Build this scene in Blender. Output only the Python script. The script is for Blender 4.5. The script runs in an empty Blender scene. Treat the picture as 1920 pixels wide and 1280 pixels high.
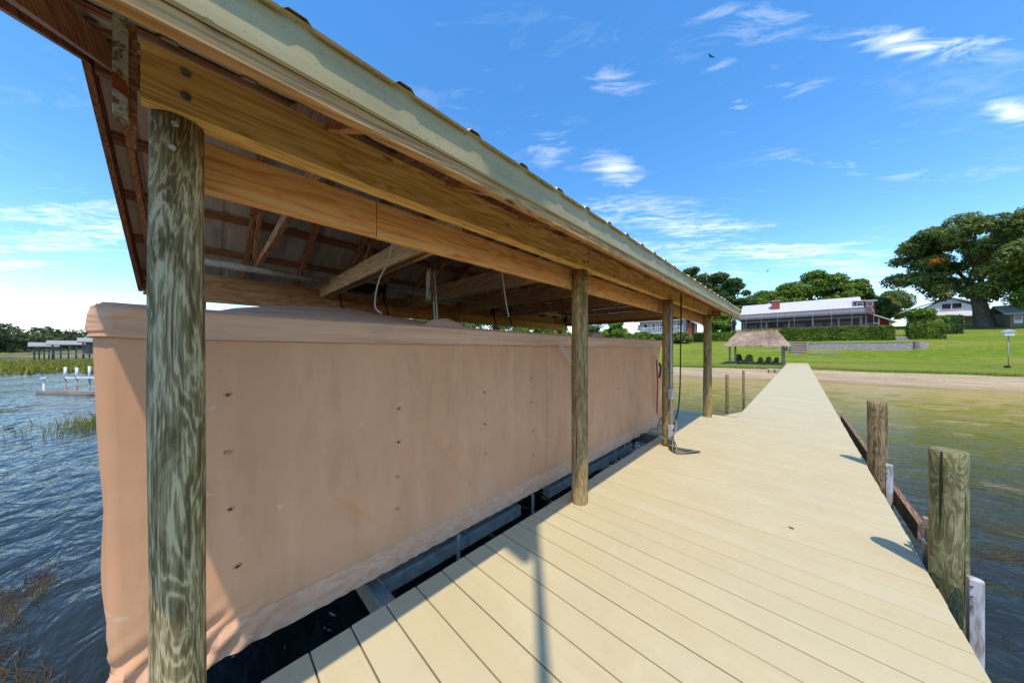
import bpy, math, random
import numpy as np
from mathutils import Vector, Matrix, Euler, noise as mn

R = math.radians
SC = bpy.context.scene
COL = SC.collection

# ------------------------------------------------------------------ camera
F_PX = 557.0                       # focal length in pixels of a 1920 wide frame
PSI = math.atan(540.0 / F_PX)      # yaw of the lens away from the dock direction (+Y)
cam_d = bpy.data.cameras.new('camera')
cam = bpy.data.objects.new('camera', cam_d)
COL.objects.link(cam)
cam_d.sensor_width = 36.0
cam_d.lens = F_PX / 1920.0 * 36.0
cam_d.shift_y = 15.0 / 1920.0
cam_d.clip_start = 0.02
cam_d.clip_end = 4000.0
cam.location = (0, 0, 1.5)
cam.rotation_euler = (R(90), 0, PSI)
SC.camera = cam

# ------------------------------------------------------------------ sun and sky
EL = R(67.5)
SUN = Vector((0.66 * math.cos(EL), -0.75 * math.cos(EL), math.sin(EL)))
sun_d = bpy.data.lights.new('sun', 'SUN')
sun_d.energy = 2.2
sun_d.angle = R(0.53)
sun_d.color = (1.0, 0.88, 0.69)
sun = bpy.data.objects.new('sun', sun_d)
COL.objects.link(sun)
sun.rotation_euler = (-SUN).to_track_quat('-Z', 'Y').to_euler()
sun.location = SUN * 60

SKY_STRENGTH = 0.15
SC.view_settings.view_transform = 'Standard'
SC.view_settings.look = 'None'
SC.view_settings.exposure = 0.98
SC.view_settings.gamma = 1.0
SC.view_settings.use_curve_mapping = False
SC.cycles.use_denoising = True
SC.cycles.max_bounces = 7
SC.cycles.diffuse_bounces = 4
SC.cycles.transparent_max_bounces = 16
SC.cycles.caustics_reflective = False
SC.cycles.caustics_refractive = False


class Nodes:
    """small wrapper round a node tree"""
    def __init__(s, tree):
        s.t = tree
        tree.nodes.clear()

    def n(s, kind, **kw):
        o = s.t.nodes.new(kind)
        for k, v in kw.items():
            setattr(o, k, v)
        return o

    def put(s, sock, v):
        if v is None:
            return
        if isinstance(v, bpy.types.NodeSocket):
            s.t.links.new(v, sock)
        elif isinstance(v, (tuple, list)) and len(v) == 3 and sock.type == 'RGBA':
            sock.default_value = (*v, 1)
        else:
            sock.default_value = v

    def math(s, op, a, b=None, clamp=False):
        o = s.n('ShaderNodeMath', operation=op, use_clamp=clamp)
        s.put(o.inputs[0], a)
        s.put(o.inputs[1], b)
        return o.outputs[0]

    def vmath(s, op, a, b=None):
        o = s.n('ShaderNodeVectorMath', operation=op)
        s.put(o.inputs[0], a)
        s.put(o.inputs[1], b)
        return o.outputs[0]

    def mix(s, f, a, b, blend='MIX'):
        o = s.n('ShaderNodeMix', data_type='RGBA', blend_type=blend)
        s.put(o.inputs[0], f)
        s.put(o.inputs[6], a)
        s.put(o.inputs[7], b)
        return o.outputs[2]

    def ramp(s, f, stops, interp='LINEAR'):
        o = s.n('ShaderNodeValToRGB')
        e = o.color_ramp.elements
        o.color_ramp.interpolation = interp
        while len(e) < len(stops):
            e.new(0.5)
        for i, (p, c) in enumerate(stops):
            e[i].position = p
            e[i].color = (*c, 1) if isinstance(c, (tuple, list)) else (c, c, c, 1)
        s.put(o.inputs[0], f)
        return o.outputs[0]

    def noise(s, vec, scale=1.0, detail=4.0, rough=0.55, dist=0.0):
        o = s.n('ShaderNodeTexNoise')
        s.put(o.inputs['Vector'], vec)
        o.inputs['Scale'].default_value = scale
        o.inputs['Detail'].default_value = detail
        o.inputs['Roughness'].default_value = rough
        o.inputs['Distortion'].default_value = dist
        return o.outputs['Fac']

    def voro(s, vec, scale=1.0, feature='F1'):
        o = s.n('ShaderNodeTexVoronoi', feature=feature)
        s.put(o.inputs['Vector'], vec)
        o.inputs['Scale'].default_value = scale
        return o.outputs[0]

    def vec(s, kind='Object', scale=(1, 1, 1), loc=(0, 0, 0), rot=(0, 0, 0), per_object=True):
        if kind == 'World':
            src = s.n('ShaderNodeNewGeometry').outputs['Position']
            per_object = False
        else:
            src = s.n('ShaderNodeTexCoord').outputs[kind]
        if per_object:
            rnd = s.n('ShaderNodeObjectInfo').outputs['Random']
            off = s.n('ShaderNodeCombineXYZ')
            k = s.math('MULTIPLY', rnd, 37.0)
            s.put(off.inputs[0], k)
            s.put(off.inputs[1], s.math('MULTIPLY', rnd, 71.0))
            s.put(off.inputs[2], s.math('MULTIPLY', rnd, 53.0))
            src = s.vmath('ADD', src, off.outputs[0])
        m = s.n('ShaderNodeMapping')
        s.put(m.inputs[0], src)
        m.inputs[1].default_value = loc
        m.inputs[2].default_value = rot
        m.inputs[3].default_value = scale
        return m.outputs[0]

    def bump(s, h, strength=0.3, dist=0.01, normal=None):
        o = s.n('ShaderNodeBump')
        o.inputs['Strength'].default_value = strength
        o.inputs['Distance'].default_value = dist
        s.put(o.inputs['Height'], h)
        if normal is not None:
            s.put(o.inputs['Normal'], normal)
        return o.outputs[0]

    def out(s, col, rough=0.7, normal=None, spec=0.3, metal=0.0, trans=None, alpha=None):
        p = s.n('ShaderNodeBsdfPrincipled')
        s.put(p.inputs['Base Color'], col)
        s.put(p.inputs['Roughness'], rough)
        p.inputs['Specular IOR Level'].default_value = spec
        p.inputs['Metallic'].default_value = metal
        if normal is not None:
            s.put(p.inputs['Normal'], normal)
        if alpha is not None:
            s.put(p.inputs['Alpha'], alpha)
        sh = p.outputs[0]
        if trans is not None:
            tr = s.n('ShaderNodeBsdfTranslucent')
            s.put(tr.inputs[0], trans)
            m = s.n('ShaderNodeMixShader')
            m.inputs[0].default_value = 0.35
            s.t.links.new(sh, m.inputs[1])
            s.t.links.new(tr.outputs[0], m.inputs[2])
            sh = m.outputs[0]
        o = s.n('ShaderNodeOutputMaterial')
        s.t.links.new(sh, o.inputs[0])


# world: Nishita sky with wisps of cirrus fixed in the sky
world = bpy.data.worlds.new('World')
SC.world = world
world.use_nodes = True
g = Nodes(world.node_tree)
sky = g.n('ShaderNodeTexSky', sky_type='NISHITA')
sky.sun_disc = False
sky.sun_elevation = EL
sky.sun_rotation = math.atan2(SUN.x, SUN.y)
sky.altitude = 0
sky.air_density = 1.0
sky.dust_density = 0.2
sky.ozone_density = 1.6
hs = g.n('ShaderNodeHueSaturation')
hs.inputs['Saturation'].default_value = 1.31
hs.inputs['Hue'].default_value = 0.5
hs.inputs['Value'].default_value = 1.0
g.put(hs.inputs['Color'], sky.outputs[0])
d = g.n('ShaderNodeTexCoord').outputs['Generated']
sx = g.n('ShaderNodeSeparateXYZ')
g.put(sx.inputs[0], d)
dx, dy, dz = sx.outputs
az = g.math('MULTIPLY', g.math('ARCTAN2', dx, dy), 180 / math.pi)
el = g.math('MULTIPLY', g.math('ARCSINE', dz), 180 / math.pi)
zc = g.math('MAXIMUM', dz, 0.02)
la = g.math('DIVIDE', g.math('ADD', g.math('MULTIPLY', dx, math.cos(PSI)), g.math('MULTIPLY', dy, math.sin(PSI))), zc)
lb = g.math('DIVIDE', g.math('SUBTRACT', g.math('MULTIPLY', dy, math.cos(PSI)), g.math('MULTIPLY', dx, math.sin(PSI))), zc)
cv = g.n('ShaderNodeCombineXYZ')
g.put(cv.inputs[0], g.math('MULTIPLY', la, 0.55))
g.put(cv.inputs[1], g.math('MULTIPLY', lb, 2.3))
wisp = g.noise(cv.outputs[0], 1.25, 9, 0.60, 0.8)
cv2 = g.n('ShaderNodeCombineXYZ')
g.put(cv2.inputs[0], g.math('MULTIPLY', la, 2.6))
g.put(cv2.inputs[1], g.math('ADD', g.math('MULTIPLY', lb, 6.0), g.math('MULTIPLY', la, 0.8)))
fine = g.noise(cv2.outputs[0], 1.4, 10, 0.64, 1.5)
wf = g.math('ADD', g.math('MULTIPLY', wisp, 0.55), g.math('MULTIPLY', fine, 0.45))
total = None
for a0, e0, wa, we, k in [
        (-6, 16.0, 17, 2.6, .50), (-15, 14.5, 10, 4.0, .42), (3, 11.2, 6, 1.5, .50), (-8, 9.0, 30, 5, .26),
        (9.5, 31.3, 4.6, 1.0, .62), (-25.3, 40.4, 4.2, 1.2, .46), (-25, 29.6, 3.5, 2.0, .50),
        (-37, 34, 3.0, 2.0, .40), (-7, 41.6, 8, 1.5, .36), (-5, 35.6, 6, 2.0, .38), (-7, 33.6, 1.6, 1.0, .45),
        (-26, 24, 7, 3.0, .34), (-15, 36.7, 3, 1.2, .28), (15.3, 22, 1.1, .8, .55), (4.4, 22.3, 6, 1.0, .30),
        (9, 20, 8, 2, .16), (-102, 9.9, 11, 2.0, .52), (-99, 14.4, 13, 3.0, .40), (-102, 3, 14, 1.6, .30),
        (-85, 5, 25, 5, .15), (-50, 9, 30, 6, .18), (70, 14, 20, 3, .45), (130, 20, 22, 4, .45), (-160, 16, 20, 4, .45),
        (-70, 33, 10, 3, .2)]:
    wa, we, k = wa * 1.55, we * 1.45, k * 1.0
    sl = 0.012 * (a0 + 44.1) if -110 < a0 < 30 else 0.0
    da = g.math('SUBTRACT', az, float(a0))
    q = g.math('ADD',
               g.math('POWER', g.math('DIVIDE', da, float(wa)), 2.0),
               g.math('POWER', g.math('DIVIDE', g.math('ADD', g.math('SUBTRACT', el, float(e0)), g.math('MULTIPLY', da, sl)), float(we)), 2.0))
    b = g.math('MULTIPLY', g.math('POWER', 2.718, g.math('MULTIPLY', q, -1.0)), float(k))
    total = b if total is None else g.math('MAXIMUM', total, b)
cover = g.math('MULTIPLY', g.math('SUBTRACT', g.math('ADD', g.math('MULTIPLY', total, 1.05), g.math('MULTIPLY', g.math('SUBTRACT', wf, 0.5), 3.9)), 0.26), 1.5, True)
thin = g.math('MULTIPLY', g.math('SUBTRACT', wf, 0.53), 1.6, True)
cover = g.math('MULTIPLY', g.math('MAXIMUM', g.math('MULTIPLY', cover, g.math('MULTIPLY', total, 1.75, True)), g.math('MULTIPLY', thin, 0.5)), 0.85)
cloudy = g.mix(cover, hs.outputs[0], (4.9, 5.15, 5.5))
bg = g.n('ShaderNodeBackground')
g.put(bg.inputs[0], cloudy)
bg.inputs[1].default_value = SKY_STRENGTH
wo = g.n('ShaderNodeOutputWorld')
g.t.links.new(bg.outputs[0], wo.inputs[0])


# ------------------------------------------------------------------ materials
M = {}


def mat(name):
    m = bpy.data.materials.new(name)
    m.use_nodes = True
    M[name] = m
    return Nodes(m.node_tree)


def plain(name, c, rough=0.6, spec=0.3, metal=0.0, vary=0.15, scale=6.0):
    g = mat(name)
    f = g.noise(g.vec('Object'), scale, 5, 0.6)
    lo = tuple(x * (1 - vary) for x in c)
    hi = tuple(min(1, x * (1 + vary)) for x in c)
    g.out(g.ramp(f, [(0.3, lo), (0.7, hi)]), rough, g.bump(f, 0.15, 0.004), spec, metal)


def lumber(name, dark, mid, light, axis='Y', knots=True, rough=0.75, wet=0.0):
    """sawn board: cathedral grain from contours of stretched noise, knots, blotches"""
    g = mat(name)
    sc = {'X': (0.9, 9, 9), 'Y': (9, 0.9, 9), 'Z': (9, 9, 0.9)}[axis]
    fs = {'X': (2.5, 90, 90), 'Y': (90, 2.5, 90), 'Z': (90, 90, 2.5)}[axis]
    v = g.vec('Object', sc)
    base = g.noise(v, 0.9, 3, 0.5, 0.25)
    ring = g.math('ADD', g.math('MULTIPLY', g.math('SINE', g.math('MULTIPLY', base, 75.0)), 0.5), 0.5)
    fine = g.noise(g.vec('Object', fs), 1.0, 4, 0.6)
    blot = g.noise(g.vec('Object', tuple(x * 0.35 for x in sc)), 1.0, 3, 0.5)
    f = g.math('ADD', g.math('MULTIPLY', ring, 0.30), g.math('ADD', g.math('MULTIPLY', fine, 0.62), g.math('MULTIPLY', blot, 0.25)))
    col = g.ramp(f, [(0.3, dark), (0.52, mid), (0.78, light)])
    if knots:
        ks = {'X': (3.2, 9, 9), 'Y': (9, 3.2, 9), 'Z': (9, 9, 3.2)}[axis]
        k = g.voro(g.vec('Object', ks), 1.0)
        col = g.mix(g.ramp(k, [(0.07, 0.9), (0.14, 0.0)]), col, tuple(x * 0.35 for x in dark))
    g.out(col, rough, g.bump(f, 0.25, 0.004), 0.25)


def pole_wood(name, dark, mid, light, tint, contrast=1.0, grain=0.16):
    """round treated pole: blotchy, peeled patches drawn out along the stem, contour grain, checks"""
    g = mat(name)
    big = g.noise(g.vec('Object', (6.5, 6.5, 1.25)), 1.0, 5, 0.55, 1.3)
    cont = g.math('POWER', g.math('ADD', g.math('MULTIPLY', g.math('SINE', g.math('MULTIPLY', big, 85.0)), 0.5), 0.5), 2.0)
    fib = g.noise(g.vec('Object', (120, 120, 3.0)), 1.0, 6, 0.7)
    fib2 = g.noise(g.vec('Object', (42, 42, 1.4), (1, 8, 2)), 1.0, 4, 0.6)
    patch = g.noise(g.vec('Object', (13, 13, 2.3), (3, 1, 7)), 1.0, 8, 0.7, 1.1)
    f = g.math('ADD', g.math('MULTIPLY', patch, 0.80), g.math('ADD', g.math('MULTIPLY', g.math('SUBTRACT', cont, 0.5), grain), g.math('ADD', g.math('MULTIPLY', g.math('SUBTRACT', fib, 0.5), 0.42), g.math('MULTIPLY', g.math('SUBTRACT', fib2, 0.5), 0.35))))
    w = 0.15 / contrast
    col = g.ramp(f, [(0.40 - w, dark), (0.395, mid), (0.40 + w * .75, light)])
    side = g.noise(g.vec('Object', (4, 4, 0.5), (9, 2, 4)), 1.0, 2, 0.5)
    col = g.mix(g.ramp(side, [(0.40, 0.0), (0.6, 0.6)]), col, g.mix(1.0, col, tint, 'MULTIPLY'))
    chk = g.noise(g.vec('Object', (34, 34, 0.55), (5, 5, 5)), 1.0, 2, 0.5)
    crack = g.ramp(chk, [(0.285, 1.0), (0.31, 0.0)])
    col = g.mix(crack, col, tuple(x * 0.3 for x in dark))
    h = g.math('SUBTRACT', g.math('ADD', g.math('MULTIPLY', fib, 0.6), g.math('MULTIPLY', patch, 0.6)), crack)
    g.out(col, 0.85, g.bump(h, 0.7, 0.008), 0.2)


lumber('beam_wood', (0.378, 0.214, 0.059), (0.655, 0.379, 0.113), (0.8, 0.556, 0.191))
lumber('beam_orange', (0.435, 0.175, 0.061), (0.752, 0.337, 0.125), (0.8, 0.484, 0.2))
lumber('beam_brown', (0.294, 0.125, 0.048), (0.496, 0.233, 0.089), (0.68, 0.349, 0.149))
lumber('rafter_wood', (0.205, 0.084, 0.036), (0.389, 0.17, 0.075), (0.614, 0.296, 0.141), 'X')
lumber('purlin_wood', (0.172, 0.078, 0.039), (0.306, 0.147, 0.07), (0.478, 0.242, 0.124), 'Y')
lumber('tie_wood', (0.34, 0.185, 0.075), (0.562, 0.324, 0.138), (0.732, 0.447, 0.22), 'X')
lumber('rake_wood', (0.175, 0.065, 0.03), (0.307, 0.126, 0.059), (0.471, 0.222, 0.108), 'X')
lumber('fascia_wood', (0.266, 0.133, 0.049), (0.452, 0.247, 0.096), (0.611, 0.361, 0.151))
lumber('grey_wood', (0.12, 0.10, 0.08), (0.24, 0.20, 0.16), (0.38, 0.33, 0.27), 'Z', False)
lumber('plank_brown', (0.10, 0.055, 0.03), (0.2, 0.12, 0.07), (0.32, 0.2, 0.12), 'Y', True)
pole_wood('post_near', (0.119, 0.088, 0.039), (0.266, 0.211, 0.107), (0.504, 0.423, 0.263), (0.92, 0.99, 0.86), 1.25, 0.14)
pole_wood('post_brown', (0.14, 0.092, 0.039), (0.308, 0.211, 0.099), (0.504, 0.367, 0.204), (0.98, 0.95, 0.78), 0.8)
pole_wood('pile_green', (0.142, 0.119, 0.057), (0.246, 0.205, 0.104), (0.357, 0.307, 0.175), (0.74, 1.0, 0.82), 1.0, 0.22)
pole_wood('pile_brown', (0.123, 0.082, 0.042), (0.271, 0.189, 0.102), (0.407, 0.302, 0.18), (0.95, 1.0, 0.85), 1.0, 0.22)

# painted deck boards
g = mat('deck_paint')
ob = g.noise(g.vec('Object', (2.0, 14, 14)), 1.0, 5, 0.6)
sp = g.noise(g.vec('Object', (40, 160, 40)), 1.0, 3, 0.6)
ww = g.noise(g.vec('World'), 1.6, 4, 0.6)
rnd = g.n('ShaderNodeObjectInfo').outputs['Random']
c = g.mix(g.ramp(ob, [(0.35, 0.0), (0.65, 1.0)]), (0.505, 0.43, 0.255), (0.555, 0.48, 0.295))
c = g.mix(g.math('MULTIPLY', rnd, 0.75), c, (0.535, 0.475, 0.31))
rn2 = g.math('FRACT', g.math('MULTIPLY', rnd, 7.31))
c = g.mix(g.math('MULTIPLY', rn2, 0.45), c, (0.50, 0.415, 0.235))
c = g.mix(g.ramp(ww, [(0.48, 0.0), (0.68, 0.45)]), c, (0.47, 0.40, 0.245))
scf = g.noise(g.vec('World', (5, 1.2, 1), (8, 3, 0)), 2.2, 7, 0.7)
c = g.mix(g.ramp(scf, [(0.56, 0.0), (0.70, 0.35)]), c, (0.60, 0.535, 0.36))
grt = g.noise(g.vec('World', (1, 1, 1), (2, 9, 4)), 9.0, 7, 0.75)
c = g.mix(g.ramp(grt, [(0.58, 0.0), (0.74, 0.4)]), c, (0.40, 0.335, 0.20))
spots = g.noise(g.vec('World', (1, 1, 1), (4, 9, 0)), 26.0, 2, 0.5)
c = g.mix(g.ramp(spots, [(0.74, 0.0), (0.78, 0.5)]), c, (0.3, 0.25, 0.15))
g.out(c, 0.62, g.bump(g.math('ADD', ob, g.math('MULTIPLY', sp, 0.5)), 0.22, 0.003), 0.3)

# boat cover fabric
g = mat('tarp')
v1 = g.noise(g.vec('World'), 1.1, 4, 0.55)
v2 = g.noise(g.vec('World', (7, 7, 1.2)), 1.0, 5, 0.6)
weave = g.noise(g.vec('World'), 420, 1, 0.5)
c = g.ramp(v1, [(0.3, (0.63, 0.32, 0.172)), (0.7, (0.72, 0.39, 0.222))])
c = g.mix(g.ramp(v2, [(0.5, 0.0), (0.72, 0.5)]), c, (0.75, 0.445, 0.265))
st = g.noise(g.vec('World', (1, 3.0, 0.9), (2, 5, 1)), 1.6, 6, 0.6)
c = g.mix(g.ramp(st, [(0.50, 0.0), (0.70, 0.55)]), c, (0.51, 0.262, 0.142))
blot = g.noise(g.vec('World', (1, 5, 7), (1, 7.3, 3)), 1.25, 3, 0.55)
c = g.mix(g.ramp(blot, [(0.71, 0.0), (0.73, 0.55)]), c, (0.70, 0.53, 0.40))
c = g.mix(g.math('MULTIPLY', weave, 0.18), c, (0.27, 0.16, 0.1))
g.out(c, 0.82, g.bump(weave, 0.10, 0.001, g.bump(v2, 0.08, 0.01)), 0.2)
g = mat('tarp_hem')
v2 = g.noise(g.vec('World', (30, 9, 26)), 1.0, 5, 0.6, 1.2)
v3 = g.noise(g.vec('World', (2, 1.2, 30)), 1.0, 4, 0.6)
c = g.ramp(v2, [(0.35, (0.58, 0.31, 0.185)), (0.65, (0.72, 0.43, 0.285))])
c = g.mix(g.ramp(v3, [(0.5, 0.0), (0.75, 0.5)]), c, (0.60, 0.34, 0.22))
g.out(c, 0.82, g.bump(v2, 0.35, 0.01), 0.2)
g = mat('tarp_band')
v3 = g.noise(g.vec('World', (2, 1.0, 26)), 1.0, 5, 0.6)
v2 = g.noise(g.vec('World'), 3, 4, 0.6)
c = g.ramp(v3, [(0.35, (0.57, 0.315, 0.20)), (0.65, (0.69, 0.42, 0.285))])
c = g.mix(g.ramp(v2, [(0.55, 0.0), (0.75, 0.4)]), c, (0.33, 0.24, 0.2))
g.out(c, 0.85, g.bump(v2, 0.1, 0.02), 0.2)

# roofing metals
g = mat('roof_metal')
f = g.noise(g.vec('World', (2, 7, 2)), 1.5, 5, 0.6)
c = g.ramp(f, [(0.3, (0.52, 0.475, 0.40)), (0.7, (0.74, 0.70, 0.61))])
c = g.mix(g.ramp(g.noise(g.vec('World'), 6, 4, 0.7), [(0.6, 0.0), (0.8, 0.6)]), c, (0.30, 0.22, 0.16))
g.out(c, 0.5, g.bump(f, 0.1, 0.005), 0.4)
g = mat('cream_metal')
f = g.noise(g.vec('World'), 55, 4, 0.7)
f2 = g.noise(g.vec('World', (1, 1.2, 9)), 1.6, 5, 0.6)
c = g.ramp(f2, [(0.3, (0.36, 0.285, 0.135)), (0.7, (0.48, 0.395, 0.205))])
c = g.mix(g.ramp(f, [(0.62, 0.0), (0.70, 0.75)]), c, (0.12, 0.10, 0.06))
g.out(c, 0.5, g.bump(f, 0.1, 0.003), 0.35)
g = mat('old_white_paint')
f = g.noise(g.vec('World'), 28, 5, 0.7)
c = g.ramp(f, [(0.40, (0.16, 0.11, 0.07)), (0.50, (0.52, 0.50, 0.40)), (0.7, (0.62, 0.60, 0.50))])
g.out(c, 0.8, g.bump(f, 0.3, 0.003))
plain('rust_paint', (0.30, 0.075, 0.025), 0.8, vary=0.4, scale=30)
plain('galvanised', (0.36, 0.36, 0.36), 0.42, 0.5, 0.6, 0.25, 20)
plain('pipe_grey', (0.42, 0.36, 0.28), 0.85, 0.15, 0.0, 0.3, 14)
plain('black_metal', (0.018, 0.018, 0.018), 0.5, 0.4, 0.0, 0.3)
plain('rubber_black', (0.02, 0.02, 0.022), 0.6)
plain('bolt_metal', (0.13, 0.13, 0.115), 0.6, 0.4, 0.4, 0.4, 60)
plain('washer_zinc', (0.50, 0.50, 0.50), 0.5, 0.4, 0.3, 0.3, 60)
plain('rope_white', (0.50, 0.47, 0.42), 0.9)
plain('rope_dark', (0.05, 0.045, 0.035), 0.9)
plain('strap_red', (0.28, 0.035, 0.02), 0.8)
plain('aluminium', (0.40, 0.35, 0.29), 0.85, 0.15, 0.0, 0.15, 12)
plain('conduit_grey', (0.42, 0.42, 0.43), 0.5, 0.4, 0.0, 0.12)
plain('hose_grey', (0.20, 0.18, 0.15), 0.7)
plain('tar_brown', (0.05, 0.03, 0.02), 0.8)
plain('pucker_brown', (0.47, 0.22, 0.105), 0.9, vary=0.35, scale=60)
plain('old_pvc', (0.60, 0.59, 0.62), 0.5, 0.35, 0.0, 0.12, 9)
g = mat('white_bumper')
f = g.noise(g.vec('Object', (26, 26, 5)), 1.0, 5, 0.65)
c = g.ramp(f, [(0.40, (0.30, 0.24, 0.19)), (0.52, (0.50, 0.48, 0.50)), (0.75, (0.60, 0.59, 0.63))])
g.out(c, 0.55, g.bump(f, 0.2, 0.003), 0.35)
plain('flag_cloth', (0.5, 0.08, 0.07), 0.9)

# water
g = mat('lake_water')
pos = g.n('ShaderNodeNewGeometry').outputs['Position']
sp = g.n('ShaderNodeSeparateXYZ')
g.put(sp.inputs[0], pos)
edge = g.noise(g.vec('World', (0.05, 0.12, 1)), 1.0, 4, 0.6)
# shallow sandy bottom shows through near the beach
sh = g.math('ADD', sp.outputs[1], g.math('MULTIPLY', g.math('SUBTRACT', edge, 0.5), 9.0))
shal = g.ramp(g.math('DIVIDE', sh, 40.0), [(0.12, (0.020, 0.026, 0.026)), (0.30, (0.12, 0.112, 0.014)), (0.50, (0.30, 0.235, 0.03)), (0.68, (0.44, 0.32, 0.08))])
near = g.ramp(g.math('MULTIPLY', g.math('ADD', sp.outputs[0], 60.0), 0.0125), [(0.2, 0.0), (0.62, 1.0)])
col = g.mix(near, (0.014, 0.021, 0.036), shal)
w1 = g.noise(g.vec('World', (1.0, 1.9, 1), rot=(0, 0, R(-28))), 1.9, 3, 0.5, 0.5)
w2 = g.noise(g.vec('World', (1.4, 3.4, 1), rot=(0, 0, R(-20))), 4.2, 3, 0.55, 0.3)
w3 = g.noise(g.vec('World', (0.5, 1.2, 1), rot=(0, 0, R(-35))), 0.55, 2, 0.5)
n = g.bump(w3, 0.70, 0.34)
n = g.bump(w1, 0.55, 0.13, n)
wp = g.noise(g.vec('World', (0.12, 0.3, 1), rot=(0, 0, R(-30))), 1.0, 3, 0.5)
n = g.bump(g.math('MULTIPLY', w2, g.ramp(wp, [(0.38, 0.25), (0.62, 1.0)])), 0.30, 0.035, n)
p = g.n('ShaderNodeBsdfPrincipled')
g.put(p.inputs['Base Color'], col)
p.inputs['Roughness'].default_value = 0.035
p.inputs['IOR'].default_value = 1.30
p.inputs['Specular IOR Level'].default_value = 0.33
g.put(p.inputs['Normal'], n)
o = g.n('ShaderNodeOutputMaterial')
g.t.links.new(p.outputs[0], o.inputs[0])

g = mat('sand')
f = g.noise(g.vec('World', (0.25, 1.1, 1)), 1.0, 6, 0.65)
f2 = g.noise(g.vec('World'), 7, 5, 0.7)
c = g.ramp(f, [(0.3, (0.33, 0.235, 0.15)), (0.5, (0.46, 0.35, 0.215)), (0.7, (0.58, 0.465, 0.28))])
c = g.mix(g.ramp(f2, [(0.46, 0.0), (0.66, 0.7)]), c, (0.24, 0.165, 0.10))
wr_ = g.noise(g.vec('World', (0.35, 2.4, 1), (5, 2, 0)), 1.3, 6, 0.7)
c = g.mix(g.ramp(wr_, [(0.58, 0.0), (0.66, 0.6)]), c, (0.15, 0.10, 0.055))
zz = g.n('ShaderNodeSeparateXYZ')
g.put(zz.inputs[0], g.n('ShaderNodeNewGeometry').outputs['Position'])
c = g.mix(g.ramp(g.math('ADD', zz.outputs[2], 1.0), [(0.29, 0.75), (0.40, 0.0)]), c, (0.21, 0.155, 0.07))
g.out(c, 0.9, g.bump(f2, 0.6, 0.03), 0.1)

g = mat('grass')
f = g.noise(g.vec('World', (0.10, 0.22, 0.2)), 1.0, 5, 0.6)
f2 = g.noise(g.vec('World', (1.2, 2.6, 1)), 1.0, 6, 0.7)
f3 = g.noise(g.vec('World', (0.05, 0.12, 1), (3, 4, 0)), 1.0, 4, 0.6)
wav = g.n('ShaderNodeTexWave', wave_type='BANDS', bands_direction='DIAGONAL')
g.put(wav.inputs[0], g.vec('World', (1, 1, 0)))
wav.inputs['Scale'].default_value = 0.32
wav.inputs['Distortion'].default_value = 1.2
c = g.ramp(f2, [(0.30, (0.075, 0.12, 0.009)), (0.5, (0.175, 0.245, 0.018)), (0.70, (0.29, 0.35, 0.04))])
c = g.mix(g.ramp(f, [(0.45, 0.0), (0.7, 0.55)]), c, (0.18, 0.27, 0.03))
c = g.mix(g.ramp(f3, [(0.42, 0.0), (0.60, 0.75)]), c, (0.34, 0.30, 0.075))
c = g.mix(g.math('MULTIPLY', wav.outputs[1], 0.22), c, (0.20, 0.34, 0.03))
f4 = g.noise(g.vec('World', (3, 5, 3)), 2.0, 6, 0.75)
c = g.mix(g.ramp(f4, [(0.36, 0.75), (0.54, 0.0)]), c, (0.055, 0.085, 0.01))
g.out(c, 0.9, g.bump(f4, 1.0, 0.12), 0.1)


def foliage(name, dark, mid, light):
    g = mat(name)
    f = g.noise(g.vec('World'), 2.4, 3, 0.6)
    f2 = g.noise(g.vec('World'), 0.45, 2, 0.5)
    ff = g.math('ADD', g.math('MULTIPLY', f, 0.65), g.math('MULTIPLY', f2, 0.35))
    c = g.ramp(ff, [(0.33, dark), (0.5, mid), (0.66, light)])
    g.out(c, 0.6, None, 0.25, trans=c)


foliage('leaf_oak', (0.061, 0.101, 0.022), (0.142, 0.196, 0.043), (0.257, 0.304, 0.078))
foliage('leaf_bright', (0.063, 0.121, 0.014), (0.144, 0.236, 0.025), (0.265, 0.368, 0.052))
foliage('leaf_dark', (0.041, 0.081, 0.022), (0.084, 0.146, 0.038), (0.155, 0.23, 0.057))
foliage('leaf_hedge', (0.05, 0.085, 0.010), (0.13, 0.19, 0.02), (0.26, 0.31, 0.045))
foliage('leaf_far', (0.035, 0.058, 0.022), (0.075, 0.105, 0.038), (0.13, 0.15, 0.06))
foliage('leaf_orange', (0.30, 0.09, 0.01), (0.45, 0.16, 0.015), (0.55, 0.24, 0.03))
foliage('reed', (0.19, 0.17, 0.02), (0.33, 0.29, 0.035), (0.47, 0.40, 0.09))
foliage('weed', (0.05, 0.035, 0.014), (0.13, 0.09, 0.034), (0.30, 0.22, 0.10))
foliage('thatch', (0.34, 0.24, 0.175), (0.56, 0.42, 0.32), (0.74, 0.60, 0.46))
foliage('thatch_ridge', (0.20, 0.13, 0.05), (0.36, 0.25, 0.10), (0.5, 0.37, 0.17))
foliage('grass_blade', (0.06, 0.10, 0.012), (0.13, 0.19, 0.022), (0.26, 0.29, 0.05))
g = mat('bark')
f = g.noise(g.vec('World', (3, 3, 0.8)), 1.5, 6, 0.7)
g.out(g.ramp(f, [(0.3, (0.055, 0.045, 0.035)), (0.7, (0.20, 0.175, 0.145))]), 0.9, g.bump(f, 0.9, 0.12), 0.1)

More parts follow.
